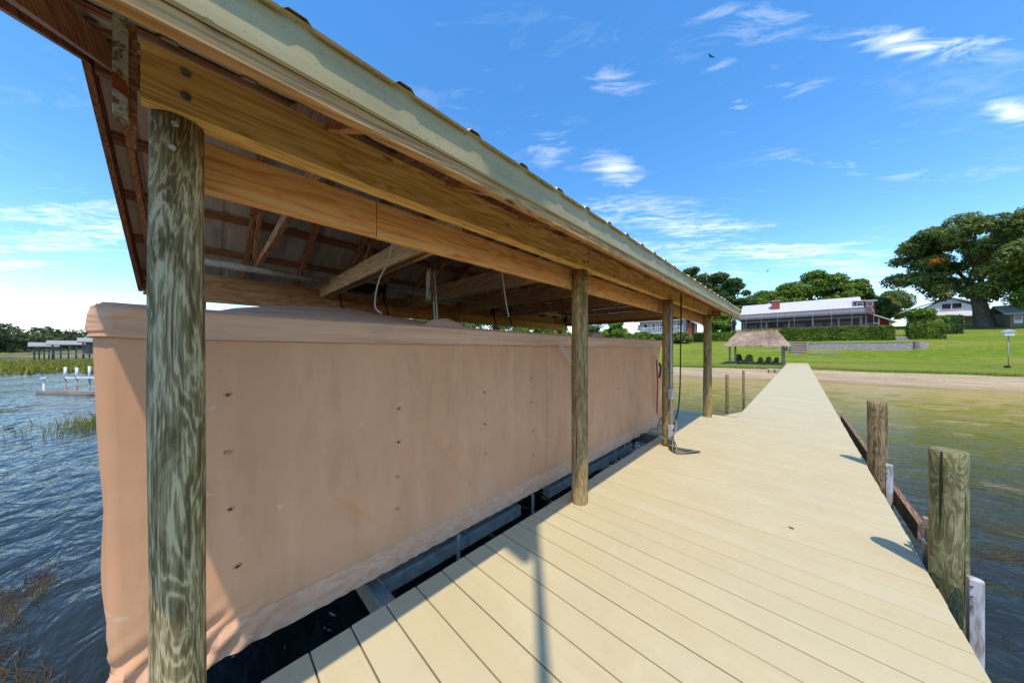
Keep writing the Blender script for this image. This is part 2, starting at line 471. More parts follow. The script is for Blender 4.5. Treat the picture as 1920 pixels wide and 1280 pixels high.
# buildings
plain('white_roof', (0.56, 0.545, 0.56), 0.45, 0.4, 0.0, 0.08, 0.7)
plain('white_paint', (0.72, 0.71, 0.69), 0.55)
plain('grey_roof', (0.50, 0.50, 0.53), 0.5)
plain('grey_siding', (0.60, 0.61, 0.65), 0.7)
plain('dull_siding', (0.27, 0.27, 0.28), 0.8)
plain('red_siding', (0.30, 0.022, 0.022), 0.7, vary=0.25)
plain('brick_red', (0.34, 0.085, 0.055), 0.85, vary=0.35, scale=5)
plain('tan_wall', (0.24, 0.18, 0.125), 0.8)
plain('house_tan', (0.16, 0.13, 0.12), 0.8)
plain('porch_dark', (0.07, 0.065, 0.07), 0.8)
plain('door_red', (0.13, 0.02, 0.025), 0.6)
plain('concrete', (0.46, 0.41, 0.36), 0.85, vary=0.25, scale=4)
plain('step_brown', (0.24, 0.155, 0.115), 0.85, vary=0.35, scale=5)
plain('step_tread', (0.60, 0.53, 0.42), 0.8)
plain('chair_dark', (0.022, 0.028, 0.02), 0.7)
plain('hut_post', (0.20, 0.17, 0.14), 0.85, vary=0.3)
plain('bird_dark', (0.02, 0.02, 0.02), 0.8)
plain('far_roof', (0.30, 0.30, 0.285), 0.8)
plain('marsh_ground', (0.17, 0.17, 0.06), 0.9, vary=0.4, scale=0.2)
plain('dock_wood_far', (0.30, 0.25, 0.20), 0.85, vary=0.3, scale=2)
g = mat('stone_wall')
vv = g.voro(g.vec('World', (1, 1, 1.6)), 4.0)
f = g.noise(g.vec('World'), 9, 4, 0.7)
c = g.ramp(f, [(0.3, (0.24, 0.19, 0.17)), (0.7, (0.56, 0.47, 0.42))])
c = g.mix(g.ramp(vv, [(0.0, 0.4), (0.35, 0.0)]), c, (0.55, 0.5, 0.45))
g.out(c, 0.9, g.bump(vv, 0.8, 0.05), 0.1)
g = mat('glass_dark')
g.out((0.03, 0.035, 0.045), 0.06, None, 0.6)
g = mat('screen_mesh')
tr = g.n('ShaderNodeBsdfTransparent')
df = g.n('ShaderNodeBsdfDiffuse')
df.inputs[0].default_value = (0.035, 0.034, 0.038, 1)
mx = g.n('ShaderNodeMixShader')
mx.inputs[0].default_value = 0.45
g.t.links.new(tr.outputs[0], mx.inputs[1])
g.t.links.new(df.outputs[0], mx.inputs[2])
o = g.n('ShaderNodeOutputMaterial')
g.t.links.new(mx.outputs[0], o.inputs[0])
g = mat('screen_roof')
tr = g.n('ShaderNodeBsdfTransparent')
df = g.n('ShaderNodeBsdfDiffuse')
df.inputs[0].default_value = (0.085, 0.083, 0.088, 1)
mx = g.n('ShaderNodeMixShader')
mx.inputs[0].default_value = 0.80
g.t.links.new(tr.outputs[0], mx.inputs[1])
g.t.links.new(df.outputs[0], mx.inputs[2])
o = g.n('ShaderNodeOutputMaterial')
g.t.links.new(mx.outputs[0], o.inputs[0])
plain('cage_frame', (0.20, 0.20, 0.21), 0.5)


# ------------------------------------------------------------------ mesh helpers
ORG = {}


def tag(o, label, cat, group=None):
    o['label'] = label
    o['category'] = cat
    if group:
        o['group'] = group
    return o


def thing(name, label, cat, loc=(0, 0, 0), group=None):
    o = bpy.data.objects.new(name, None)
    o.empty_display_size = 0.2
    COL.objects.link(o)
    o.location = loc
    ORG[o.name] = Vector(loc)
    return tag(o, label, cat, group)


def place(name, me, parent=None, loc=(0, 0, 0), rot=None):
    """link a mesh; loc is in world space whatever the parent"""
    o = bpy.data.objects.new(name, me)
    COL.objects.link(o)
    base = ORG[parent.name] if parent else Vector()
    o.parent = parent
    o.location = Vector(loc) - base
    if rot:
        o.rotation_euler = rot
    ORG[o.name] = Vector(loc)
    return o


class MB:
    def __init__(s):
        s.v, s.f = [], []

    def add(s, vs, fs):
        b = len(s.v)
        s.v += [tuple(v) for v in vs]
        s.f += [tuple(i + b for i in f) for f in fs]
        return s

    def box(s, a, b, bev=0.0):
        (x0, y0, z0), (x1, y1, z1) = a, b
        if bev <= 0:
            vs = [(x, y, z) for z in (z0, z1) for y in (y0, y1) for x in (x0, x1)]
            return s.add(vs, [(0, 2, 3, 1), (4, 5, 7, 6), (0, 1, 5, 4), (2, 6, 7, 3), (0, 4, 6, 2), (1, 3, 7, 5)])
        L = [x1 - x0, y1 - y0, z1 - z0]
        ax = L.index(max(L))                      # chamfer the long edges
        o = [i for i in range(3) if i != ax]
        lo, hi = (x0, y0, z0), (x1, y1, z1)
        a0, a1, b0, b1 = lo[o[0]], hi[o[0]], lo[o[1]], hi[o[1]]
        prof = [(a0 + bev, b0), (a1 - bev, b0), (a1, b0 + bev), (a1, b1 - bev), (a1 - bev, b1), (a0 + bev, b1), (a0, b1 - bev), (a0, b0 + bev)]
        vs = []
        for t in (lo[ax], hi[ax]):
            for p, q in prof:
                c = [0, 0, 0]
                c[ax], c[o[0]], c[o[1]] = t, p, q
                vs.append(c)
        fs = [(i, (i + 1) % 8, 8 + (i + 1) % 8, 8 + i) for i in range(8)] + [tuple(range(7, -1, -1)), tuple(range(8, 16))]
        if ax == 1:
            fs = [tuple(reversed(f)) for f in fs]
        return s.add(vs, fs)

    def bar(s, p, q, w, h, up=(0, 0, 1)):
        """rectangular bar from p to q; w sideways, h along up"""
        p, q = Vector(p), Vector(q)
        t = (q - p).normalized()
        side = t.cross(Vector(up)).normalized()
        u = side.cross(t).normalized()
        vs = []
        for c in (p, q):
            for a, b in ((-1, -1), (1, -1), (1, 1), (-1, 1)):
                vs.append(c + side * (a * w / 2) + u * (b * h / 2))
        return s.add(vs, [(0, 1, 2, 3), (7, 6, 5, 4), (0, 4, 5, 1), (1, 5, 6, 2), (2, 6, 7, 3), (3, 7, 4, 0)])

    def tube(s, pts, r, n=8, cap=True):
        pts = [Vector(p) for p in pts]
        rs = r if isinstance(r, (list, tuple)) else [r] * len(pts)
        b = len(s.v)
        prev = None
        for i, p in enumerate(pts):
            t = (pts[min(i + 1, len(pts) - 1)] - pts[max(i - 1, 0)]).normalized()
            a = prev if prev is not None else (Vector((1, 0, 0)) if abs(t.x) < 0.8 else Vector((0, 1, 0)))
            a = (a - t * a.dot(t)).normalized()
            prev = a
            c = t.cross(a)
            for k in range(n):
                th = 2 * math.pi * k / n
                s.v.append(tuple(p + (a * math.cos(th) + c * math.sin(th)) * rs[i]))
        for i in range(len(pts) - 1):
            for k in range(n):
                k2 = (k + 1) % n
                s.f.append((b + i * n + k, b + i * n + k2, b + (i + 1) * n + k2, b + (i + 1) * n + k))
        if cap:
            s.f.append(tuple(b + k for k in range(n - 1, -1, -1)))
            e = b + (len(pts) - 1) * n
            s.f.append(tuple(e + k for k in range(n)))
        return s

    def prism(s, prof, y0, y1, axis='Y'):
        n = len(prof)
        vs = []
        for t in (y0, y1):
            for a, b in prof:
                vs.append((a, t, b) if axis == 'Y' else (t, a, b))
        fs = [(i, (i + 1) % n, n + (i + 1) % n, n + i) for i in range(n)] + [tuple(range(n - 1, -1, -1)), tuple(range(n, 2 * n))]
        return s.add(vs, fs)

    def mesh(s, name, m, smooth=False):
        me = bpy.data.meshes.new(name)
        me.from_pydata(s.v, [], s.f)
        if m:
            me.materials.append(M[m])
        if smooth:
            me.polygons.foreach_set('use_smooth', [True] * len(me.polygons))
        me.update()
        return me

    def build(s, name, m, parent=None, smooth=False, loc=None):
        """loc: rebase the mesh on that world point so that its origin sits there"""
        if loc is not None:
            s.v = [(a - loc[0], b - loc[1], c - loc[2]) for a, b, c in s.v]
        return place(name, s.mesh(name, m, smooth), parent, loc or (0, 0, 0))


def fix_normals(o):
    import bmesh
    bm = bmesh.new()
    bm.from_mesh(o.data)
    bmesh.ops.recalc_face_normals(bm, faces=bm.faces)
    bm.to_mesh(o.data)
    bm.free()


def np_mesh(name, co, faces4, m):
    """quads from numpy arrays"""
    me = bpy.data.meshes.new(name)
    nv, nf = len(co), len(faces4)
    k = faces4.shape[1]
    me.vertices.add(nv)
    me.vertices.foreach_set('co', np.asarray(co, np.float32).ravel())
    me.loops.add(nf * k)
    me.loops.foreach_set('vertex_index', np.asarray(faces4, np.int32).ravel())
    me.polygons.add(nf)
    me.polygons.foreach_set('loop_start', np.arange(0, nf * k, k, dtype=np.int32))
    me.materials.append(M[m])
    me.update(calc_edges=True)
    me.validate()
    return me


def grid_mesh(name, P, m, smooth=True):
    """P: array rows x cols x 3"""
    a, b = P.shape[:2]
    idx = np.arange(a * b).reshape(a, b)
    f = np.stack([idx[:-1, :-1], idx[:-1, 1:], idx[1:, 1:], idx[1:, :-1]], -1).reshape(-1, 4)
    me = np_mesh(name, P.reshape(-1, 3), f, m)
    if smooth:
        me.polygons.foreach_set('use_smooth', [True] * len(me.polygons))
    return me


def leaf_quads(P, N, size, rng, aspect=0.6):
    """one small leaf spray (quad) at each point, roughly facing N"""
    n = len(P)
    t = rng.normal(size=(n, 3))
    N = N + rng.normal(size=(n, 3)) * 0.55
    N /= np.linalg.norm(N, axis=1, keepdims=True) + 1e-9
    t -= N * (t * N).sum(1, keepdims=True)
    t /= np.linalg.norm(t, axis=1, keepdims=True) + 1e-9
    b = np.cross(N, t)
    sz = size * rng.uniform(0.6, 1.35, (n, 1))
    co = np.stack([P + t * sz, P + b * sz * aspect, P - t * sz, P - b * sz * aspect], 1).reshape(-1, 3)
    return co, np.arange(4 * n).reshape(n, 4)


def crown_mesh(name, blobs, n, size, m, seed, fill=0.25):
    rng = np.random.default_rng(seed)
    B = np.array(blobs, float)
    w = (B[:, 3] * B[:, 4] + B[:, 4] * B[:, 5] + B[:, 3] * B[:, 5])
    i = rng.choice(len(B), n, p=w / w.sum())
    u = rng.normal(size=(n, 3))
    u /= np.linalg.norm(u, axis=1, keepdims=True)
    low = u[:, 2] < -0.2
    u[low & (rng.random(n) < 0.5), 2] *= -1
    r = np.where(rng.random(n) < fill, rng.uniform(0.3, 0.85, n), rng.uniform(0.82, 1.08, n))
    P = B[i, :3] + u * B[i, 3:6] * r[:, None]
    P += rng.normal(size=(n, 3)) * size * 0.4
    co, f = leaf_quads(P, u + np.array([0, -0.1, 0.75]), size, rng)
    return np_mesh(name, co, f, m)


# ------------------------------------------------------------------ terrain
WATER = -0.70


def shore_y(x):
    x = np.asarray(x, float)
    return (28.3 + 0.5 * np.sin(x * 0.31) + 0.35 * np.sin(x * 0.83 + 1)
            - 3.6 / (1 + np.exp((x + 6.0) / 1.6))
            - 6.0 / (1 + np.exp((x + 36.0) / 7.0))
            - 8.0 / (1 + np.exp((x + 90.0) / 14.0)))


S_K = [-30, -8, 0, 8, 14, 24, 29.5, 33.5, 39.5, 44, 60, 85, 140, 400]
S_Z = [-2.6, -1.2, -.70, -.28, -.16, .22, 1.28, 2.40, 2.80, 3.25, 4.7, 7.0, 9.5, 11]


def ground_z(x, y):
    s = y - shore_y(x)
    z = np.interp(s, S_K, S_Z)
    return z + 0.06 * np.sin(x * 0.21) * np.clip((s - 12) / 20, 0, 1)


def gz(x, y):
    return float(ground_z(np.array(x), np.array(y)))


def nonuni(a, b, n, p=2.2, c=0.0):
    t = np.linspace(-1, 1, n)
    u = np.sign(t) * np.abs(t) ** p
    return np.where(u < 0, c + u * (c - a), c + u * (b - c))


def structure(o):
    o['kind'] = 'structure'
    return o


xs = nonuni(-420, 420, 360, 1.8)
ss = np.concatenate([np.linspace(8.1, 60, 120), np.linspace(62, 420, 40)])
X, S_ = np.meshgrid(xs, ss)
Yg = shore_y(X) + S_
Zg = ground_z(X, Yg)
wob = np.array([[0.55 * mn.noise(Vector((x * 0.35, 3, 0))) + 0.22 * mn.noise(Vector((x * 1.9, 7, 0))) for x in xs]])
k = np.clip(1 - (S_ - 8.1) / 4, 0, 1)
Yg = Yg + wob * k
Zg = Zg + 0.05 * np.clip((S_ - 8.0) / 0.6, 0, 1)
structure(place('lawn', grid_mesh('lawn', np.stack([X, Yg, Zg], -1), 'grass')))
xs2 = nonuni(-420, 420, 420, 1.9)
ss2 = np.linspace(-9, 9.6, 44)
X, S_ = np.meshgrid(xs2, ss2)
Yg = shore_y(X) + S_
Zg = ground_z(X, Yg)
rip = np.array([[0.035 * mn.noise(Vector((x * 0.9, s * 1.3, 0))) + 0.02 * mn.noise(Vector((x * 2.7, s * 3, 4))) for x in xs2] for s in ss2])
structure(place('beach', grid_mesh('beach', np.stack([X, Yg, Zg + rip], -1), 'sand')))

# lake surface with low real waves near the dock
wx = nonuni(-1500, 1500, 420, 4.2, -2.0)
wy = nonuni(-1500, 60, 420, 4.2, 2.0)
X, Y = np.meshgrid(wx, wy)
dist = np.hypot(X, Y)
amp = 0.016 * np.clip(1 - dist / 60, 0, 1)
a1, a2, a3 = R(62), R(40), R(80)
wv = (np.sin((X * math.cos(a1) + Y * math.sin(a1)) * 3.1 + 1.3 * np.sin(X * 0.7 - Y * .3)) +
      0.6 * np.sin((X * math.cos(a2) + Y * math.sin(a2)) * 5.3 + 1.1 * np.sin(Y * 0.9)) +
      0.5 * np.sin((X * math.cos(a3) + Y * math.sin(a3)) * 7.9 + X))
structure(place('lake_water', grid_mesh('lake_water', np.stack([X, Y, WATER + amp * wv * 0.6], -1), 'lake_water')))

# ------------------------------------------------------------------ dock
RE, LE, WL = 0.62, -1.75, -1.0     # right edge, left edge, left edge of the walkway
PITCH = 0.19
BW = 0.1825
dock = thing('dock', 'long cream painted plank dock running from the boathouse to the shore', 'dock', (0, 0, 0))


def board_mesh(x0, x1):
    L = x1 - x0
    return MB().box((-L / 2, -BW / 2, -0.038), (L / 2, BW / 2, 0), 0.004).mesh('board', 'deck_paint')


rnd_ = random.Random(4)
near_me, plat_me, walk_me = board_mesh(LE, RE), board_mesh(-5.25, RE), board_mesh(WL, RE)
j0 = 0.359
nb = 0
for i in range(-9, 284):
    yc = j0 + PITCH * (i + 0.5)
    if yc < 5.62:
        me, xc = near_me, (LE + RE) / 2
    elif yc < 8.2:
        me, xc = plat_me, (-5.25 + RE) / 2
    else:
        me, xc = walk_me, (WL + RE) / 2
    if yc > 54.2:
        break
    b = place('board', me, dock, (xc + rnd_.uniform(-.003, .003), yc, rnd_.uniform(-.0012, .0012)))
    nb += 1
# corner piece beside the walkway start
tri = MB().add([(-1.24, 8.22, -.002), (-1.006, 8.22, -.002), (-1.006, 9.02, -.002), (-1.24, 8.22, -.04), (-1.006, 8.22, -.04), (-1.006, 9.02, -.04)],
               [(0, 1, 2), (5, 4, 3), (0, 3, 4, 1), (1, 4, 5, 2), (2, 5, 3, 0)])
tri.build('corner_board', 'deck_paint', dock)
for x in (LE + 0.04, -1.0, -0.2, RE - 0.045):
    MB().box((x - .02, -1.4, -.235), (x + .02, 8.15, -.0405)).build('stringer', 'grey_wood', dock)
for x in (WL + 0.045, -0.2, RE - 0.05):
    MB().box((x - .021, 8.18, -.232), (x + .021, 54.0, -.0408)).build('stringer', 'grey_wood', dock)
for x in (-2.4, -3.6, -5.1):
    MB().box((x - .02, 5.68, -.235), (x + .02, 8.12, -.0405)).build('stringer', 'grey_wood', dock)
MB().box((-5.22, 5.62, -.23), (-1.8, 5.66, -.0412)).build('stringer', 'grey_wood', dock)
for y in np.arange(10.5, 54, 4.0):
    for x in (WL + 0.13, RE - 0.13):
        z0 = min(gz(x, y), WATER) - 0.4
        MB().tube([(x, y, z0), (x, y, -.236)], 0.08, 10).build('support_pile', 'pile_brown', dock, True)
for y in (-1.0, 1.4, 3.9, 7.9):
    for x in (-1.45, 0.45):
        MB().tube([(x, y, -2.0), (x, y, -.236)], 0.07, 10).build('support_pile', 'pile_brown', dock, True)
for x in (-3.2, -4.9):
    MB().tube([(x, 7.9, -2.0), (x, 7.9, -.236)], 0.07, 10).build('support_pile', 'pile_brown', dock, True)


def pole(pts_r, n=20, seed=0, wob=0.006):
    """slightly irregular round pole along z: list of (z, r, dx, dy)"""
    mb = MB()
    rows = []
    for z, r, dx, dy in pts_r:
        ring = []
        for k in range(n):
            th = 2 * math.pi * k / n
            rr = r + wob * mn.noise(Vector((math.cos(th) * 1.4 + seed * 7, math.sin(th) * 1.4, z * 1.1)))
            ring.append((dx + rr * math.cos(th), dy + rr * math.sin(th), z))
        rows.append(ring)
    for r_ in rows:
        mb.v += r_
    for i in range(len(rows) - 1):
        for k in range(n):
            k2 = (k + 1) % n
            mb.f.append((i * n + k, i * n + k2, (i + 1) * n + k2, (i + 1) * n + k))
    e = (len(rows) - 1) * n
    mb.f.append(tuple(e + k for k in range(n)))
    mb.f.append(tuple(range(n - 1, -1, -1)))
    return mb


def column(z0, z1, r0, r1, seed, lean=(0, 0), n=20):
    k = max(6, int((z1 - z0) / 0.12))
    rows = []
    for i in range(k + 1):
        t = i / k
        r = r0 + (r1 - r0) * t
        rows.append((z0 + (z1 - z0) * t, r, lean[0] * t, lean[1] * t))
    rows.append((z1 + 0.004, (r1) * 0.93, *lean))
    return pole(rows, n, seed)


# mooring piles on the open side
def pile(x, y, top, r, m, seed, label, group='mooring piles'):
    t = thing('mooring_pile', label, 'pile', (x, y, -2.2), group)
    mb = column(0.0, top + 2.2, r * 1.03, r, seed, (0, 0), 24)
    o = place('pole', mb.mesh('pole', m, True), t, (x, y, -2.2))
    return t


p1 = pile(0.706, 3.42, 0.83, 0.079, 'pile_green', 3, 'thick greenish round pile nearest on the right side of the dock')
p2 = pile(0.712, 6.0, 0.83, 0.086, 'pile_brown', 5, 'brownish round pile, second from the front on the right side of the dock')
pile(-1.80, 12.46, 0.64, 0.047, 'pile_brown', 8, 'thin grey wooden pole in the water beside the last boathouse post')
pile(-1.36, 12.6, 0.79, 0.036, 'post_brown', 9, 'thin dark brown pole in the water close to the walkway edge')


def bumper(x, y, label):
    t = thing('dock_bumper', label, 'bumper', (x, y, -1.0), 'white dock bumpers')
    prof = [(-.030, -.012), (.030, -.012)] + [(0.030 * math.cos(a), 0.004 + 0.042 * math.sin(a)) for a in np.linspace(0, math.pi, 10)]
    mb = MB()
    n = len(prof)
    zs = [0, .55, 1.06, 1.095, 1.10]
    for i, z in enumerate(zs):
        k = 1.0 if i < 4 else 0.93
        mb.v += [(b * k, a * k, z) for a, b in prof]
    for i in range(len(zs) - 1):
        for q in range(n):
            mb.f.append((i * n + q, i * n + (q + 1) % n, (i + 1) * n + (q + 1) % n, (i + 1) * n + q))
    mb.f.append(tuple((len(zs) - 1) * n + q for q in range(n)))
    o = place('shell', mb.mesh('shell', 'white_bumper'), t, (x, y, -1.0))
    sc = MB().tube([(0, -.002, 0), (0, -.008, 0)], 0.006, 8).mesh('screw', 'bolt_metal')
    for z in (-.06, .0, .06):
        place('screw', sc, t, (x - .006, y - .030, z))


bumper(0.755, 3.275, 'white half round bumper strip fixed against the nearest greenish pile')
bumper(0.765, 5.80, 'white half round bumper strip fixed against the second brownish pile')


def cleat_board(x, y, top, label):
    t = thing('fender_board', label, 'board', (x, y, -1.0), 'weathered fender boards')
    rg = random.Random(int(y * 10))
    for dx, dy, h, w, m, nm in ((0, 0, top, .05, 'grey_wood', 'weathered_board'), (.018, .055, top + .03, .03, 'black_metal', 'rubber_strip'), (-.004, -.05, top - .05, .035, 'grey_wood', 'weathered_board')):
        mb = MB().bar((x + dx, y + dy, -1.0), (x + dx + rg.uniform(-.012, .012), y + dy + .01, h), 0.022, w, (0, 1, 0))
        mb.build(nm, m, t)
    mb = MB().tube([(x - .02, y - .09, .12), (x - .025, y + .03, .13), (x - .02, y + .1, .11)], 0.006, 6)
    mb.build('tie_cord', 'rope_white', t, True)


cleat_board(0.665, 3.66, 0.27, 'split grey fender boards with black rubber beside the nearest pile')
cleat_board(0.672, 6.22, 0.24, 'dark fender boards beside the second pile on the right')
pl = MB().bar((.70, 10.2, -.10), (.885, 5.05, -.36), 0.05, 0.19)
tag(pl.build('loose_plank', 'plank_brown'), 'long brown plank hanging low along the right edge of the dock', 'plank')

# flag pole behind the photographer: its shadow falls across the boards
fp = thing('flag_pole', 'tall metal flag pole on the right dock edge whose shadow crosses the boards', 'flag pole', (0.715, -0.69, -2.0))
MB().tube([(.715, -.69, -2.0), (.715, -.69, 3.0), (.715, -.69, 9.2)], [.045, .04, .026], 12).build('pole', 'galvanised', fp, True)
fl = MB()
for i in range(9):
    z = 8.9 - i * 0.17
    w = 0.46 - 0.043 * i
    for j in range(5):
        a = j / 4
        fl.v.append((.715 - .028 - a * w * 0.72, -.69 - a * w * 0.5 + .05 * math.sin(3 * a + i * .5), z - .25 * a))
for i in range(8):
    for j in range(4):
        q = i * 5 + j
        fl.f.append((q, q + 1, q + 6, q + 5))
fl.build('flag', 'flag_cloth', fp, True)

# ------------------------------------------------------------------ boathouse
bh = thing('boathouse', 'open timber boathouse roof on round posts over the covered boat', 'boathouse', (-3.5, 4, -2.2))
EZ, RZ, EX, FX, RX = 2.40, 3.65, -1.0, -6.0, -3.5
SL = (RZ - EZ) / (EX - RX)
Y0, Y1 = -0.57, 8.60


def roof_z(x):
    return EZ + SL * ((EX - x) if x > RX else (x - FX))


# posts, slightly different girths and leans
post_specs = [(-1.53, -0.066, .0665, 'post_near', 2.268, (0, 0)), (-1.56, 2.57, .079, 'post_brown', 2.268, (.0, 0)),
              (-1.49, 5.04, .078, 'post_brown', 2.268, (0, 0)), (-1.485, 7.82, .083, 'post_brown', 2.268, (0, .0))]
for i, (x, y, r, m, top, lean) in enumerate(post_specs):
    mb = column(0, top + 2.2, r * 1.03, r * 0.985, 20 + i, lean, 28 if i == 0 else 20)
    po = place('post', mb.mesh('post', m, True), bh, (x, y, -2.2))
    # bolts through the inner beam
    for z, dy in ((2.155, .012), (2.235, .018)):
        c = Vector((x + r * 0.93, y - r * 0.30 + dy, z))
        nn = Vector((0.95, -.30, 0)).normalized()
        MB().tube([c - nn * .004, c + nn * .008], 0.0085, 10).build('washer', 'washer_zinc', po, False)
for i, y in enumerate((-0.07, 2.57, 5.04, 7.82)):
    mb = column(0, 2.275 + 2.2, .08, .076, 40 + i)
    place('post', mb.mesh('post', 'post_brown', True), bh, (-5.47, y, -2.2))


def board_along(name, m, x0, x1, z0, z1, y0, y1, bev=.004):
    yc = (y0 + y1) / 2
    mb = MB().box((x0, y0, z0), (x1, y1, z1), bev)
    return mb.build(name, m, bh, False, ((x0 + x1) / 2, yc, (z0 + z1) / 2))


# outer beam over the posts, doubled, and its bolts
ob1 = board_along('outer_beam', 'beam_wood', -1.500, -1.458, 2.272, 2.462, -0.14, 8.08)
board_along('outer_beam', 'beam_wood', -1.546, -1.503, 2.274, 2.460, -0.13, 8.07)
bm_ = MB().tube([(0, 0, 0), (.006, 0, 0)], 0.0125, 12).mesh('bolt', 'bolt_metal')
for y in (-.045, 2.55, 5.03, 7.8):
    for z in (2.335, 2.412):
        place('bolt', bm_, bh, (-1.4585, y, z))
# inner beam bolted to the posts: two lengths with a butt joint
board_along('inner_beam', 'beam_orange', -1.660, -1.618, 2.100, 2.288, -0.085, 0.632)
board_along('inner_beam', 'beam_orange', -1.662, -1.618, 2.100, 2.290, 0.636, 5.0)
board_along('inner_beam', 'beam_brown', -1.662, -1.618, 2.102, 2.289, 5.004, 8.0)
# the same on the far side
board_along('outer_beam', 'beam_brown', -5.552, -5.462, 2.274, 2.462, -0.14, 8.08)
board_along('inner_beam', 'beam_brown', -5.385, -5.343, 2.095, 2.285, -0.18, 3.9)
board_along('inner_beam', 'beam_wood', -5.387, -5.345, 2.093, 2.283, 3.905, 8.0)

# rafters
DR = 0.14 * math.sqrt(1 + SL * SL)
for y in [-0.44] + [0.376 + 0.606 * k for k in range(14)]:
    for s in (1, -1):
        xe = EX - 0.045 if s == 1 else FX + 0.045
        xr = RX + 0.022 * s
        ze, zr = roof_z(xe) - .034, roof_z(xr) - .034
        mb = MB()
        vs = []
        for yy in (y - .019, y + .019):
            vs += [(xe, yy, ze - DR), (xr, yy, zr - DR), (xr, yy, zr), (xe, yy, ze)]
        mb.add(vs, [(0, 1, 2, 3), (7, 6, 5, 4), (0, 4, 5, 1), (1, 5, 6, 2), (2, 6, 7, 3), (3, 7, 4, 0)])
        o = mb.build('rafter', 'rafter_wood', bh, False, ((xe + xr) / 2, y, (ze + zr) / 2))
        fix_normals(o)
board_along('ridge_board', 'purlin_wood', RX - .02, RX + .02, RZ - .24, RZ - .06, Y0 + .04, Y1 - .04)
# purlins on the rafters
for s in (1, -1):
    for d_ in (0.10, 0.66, 1.22, 1.78, 2.34):
        xa = (EX - d_) if s == 1 else (FX + d_)
        xb = xa - 0.089 * s
        za, zb = roof_z(xa), roof_z(xb)
        mb = MB()
        vs = []
        for yy in (Y0 + .022, Y1 - .022):
            vs += [(xa, yy, za - .032), (xb, yy, zb - .032), (xb, yy, zb - .008), (xa, yy, za - .008)]
        mb.add(vs, [(0, 1, 2, 3), (7, 6, 5, 4), (0, 4, 5, 1), (1, 5, 6, 2), (2, 6, 7, 3), (3, 7, 4, 0)])
        fix_normals(mb.build('purlin', 'purlin_wood', bh, False, ((xa + xb) / 2, 4, (za + zb) / 2)))
# ribbed metal sheets
RIB = 0.305


def sheet(y0, ribs, s, lift):
    prof = []
    for k in range(ribs):
        a = y0 + k * RIB
        prof += [(a + .0, 0), (a + .105, 0), (a + .125, .019), (a + .165, .019), (a + .185, 0)]
    prof.append((y0 + ribs * RIB + .01, 0))
    xe, xr = (EX + .030, RX - 0.0) if s == 1 else (FX - .030, RX)
    mb = MB()
    n = len(prof)
    for x in (xe, (xe + xr) / 2, xr):
        z = EZ + SL * ((EX - x) if s == 1 else (x - FX)) + lift
        for a, h in prof:
            mb.v.append((x, a, z + h))
    for r_ in range(2):
        for q in range(n - 1):
            f = (r_ * n + q, r_ * n + q + 1, (r_ + 1) * n + q + 1, (r_ + 1) * n + q)
            mb.f.append(f if s == 1 else tuple(reversed(f)))
    return mb.build('roof_panel', 'roof_metal', bh)


screw = MB().tube([(0, 0, 0), (0, 0, .012)], 0.0065, 6).mesh('screw', 'bolt_metal')
for s in (1, -1):
    for k in range(10):
        o = sheet(Y0 - .012 + k * 3 * RIB, 3, s, 0.001 + 0.0025 * (k % 2))
        if s == 1:
            for r_ in range(3):
                y = Y0 - .012 + (k * 3 + r_) * RIB + .145
                xx = EX - 0.04
                so = place('screw', screw, o, (xx, y, roof_z(xx) + .021))
mb = MB().prism([(RX - .16, RZ - .045), (RX, RZ + .035), (RX + .16, RZ - .045), (RX + .16, RZ - .04), (RX, RZ + .042), (RX - .16, RZ - .04)], Y0 - .02, Y1 + .02)
fix_normals(mb.build('ridge_cap', 'roof_metal', bh))
# eave: wooden fascia with a cream painted metal face over it
board_along('fascia', 'fascia_wood', EX - .040, EX - .002, 2.212, 2.378, Y0 + .02, 4.1)
board_along('fascia', 'fascia_wood', EX - .041, EX - .002, 2.211, 2.377, 4.104, Y1 - .01)
for a, b in ((Y0 - .01, 3.05), (3.055, 6.1), (6.105, Y1 + .005)):
    mb = MB()
    n0 = int((b - a) / .15)
    for i in range(n0 + 1):
        y = a + (b - a) * i / n0
        w = 0.0025 * mn.noise(Vector((y * 2.1, 0, 5)))
        mb.v += [(EX + .002 + w, y, 2.262), (EX + .010 + w, y, 2.268), (EX + .010 + w, y, 2.392), (EX + .024 + w, y, 2.398), (EX - .05, y, 2.425)]
    for i in range(n0):
        for j in range(4):
            q = i * 5 + j
            mb.f.append((q, q + 5, q + 6, q + 1))
    mb.build('metal_fascia', 'cream_metal', bh)
board_along('fascia', 'fascia_wood', FX + .002, FX + .040, 2.196, 2.378, Y0 + .02, Y1 - .01)
# rake boards on the gables, with a metal edge
for y in (Y0, Y1):
    for s in (1, -1):
        xe = EX if s == 1 else FX
        mb = MB().bar((xe, y, roof_z(xe) - .095), (RX, y, RZ - .095), .036, .165)
        mb.build('rake_board', 'rake_wood', bh, False, ((xe + RX) / 2, y, 3.0))
        yy = y + (-.024 if y < 0 else .024)
        MB().bar((xe + .01 * s, yy, roof_z(xe) - .012), (RX, yy, RZ - .012), .010, .045).build('rake_trim', 'roof_metal', bh)
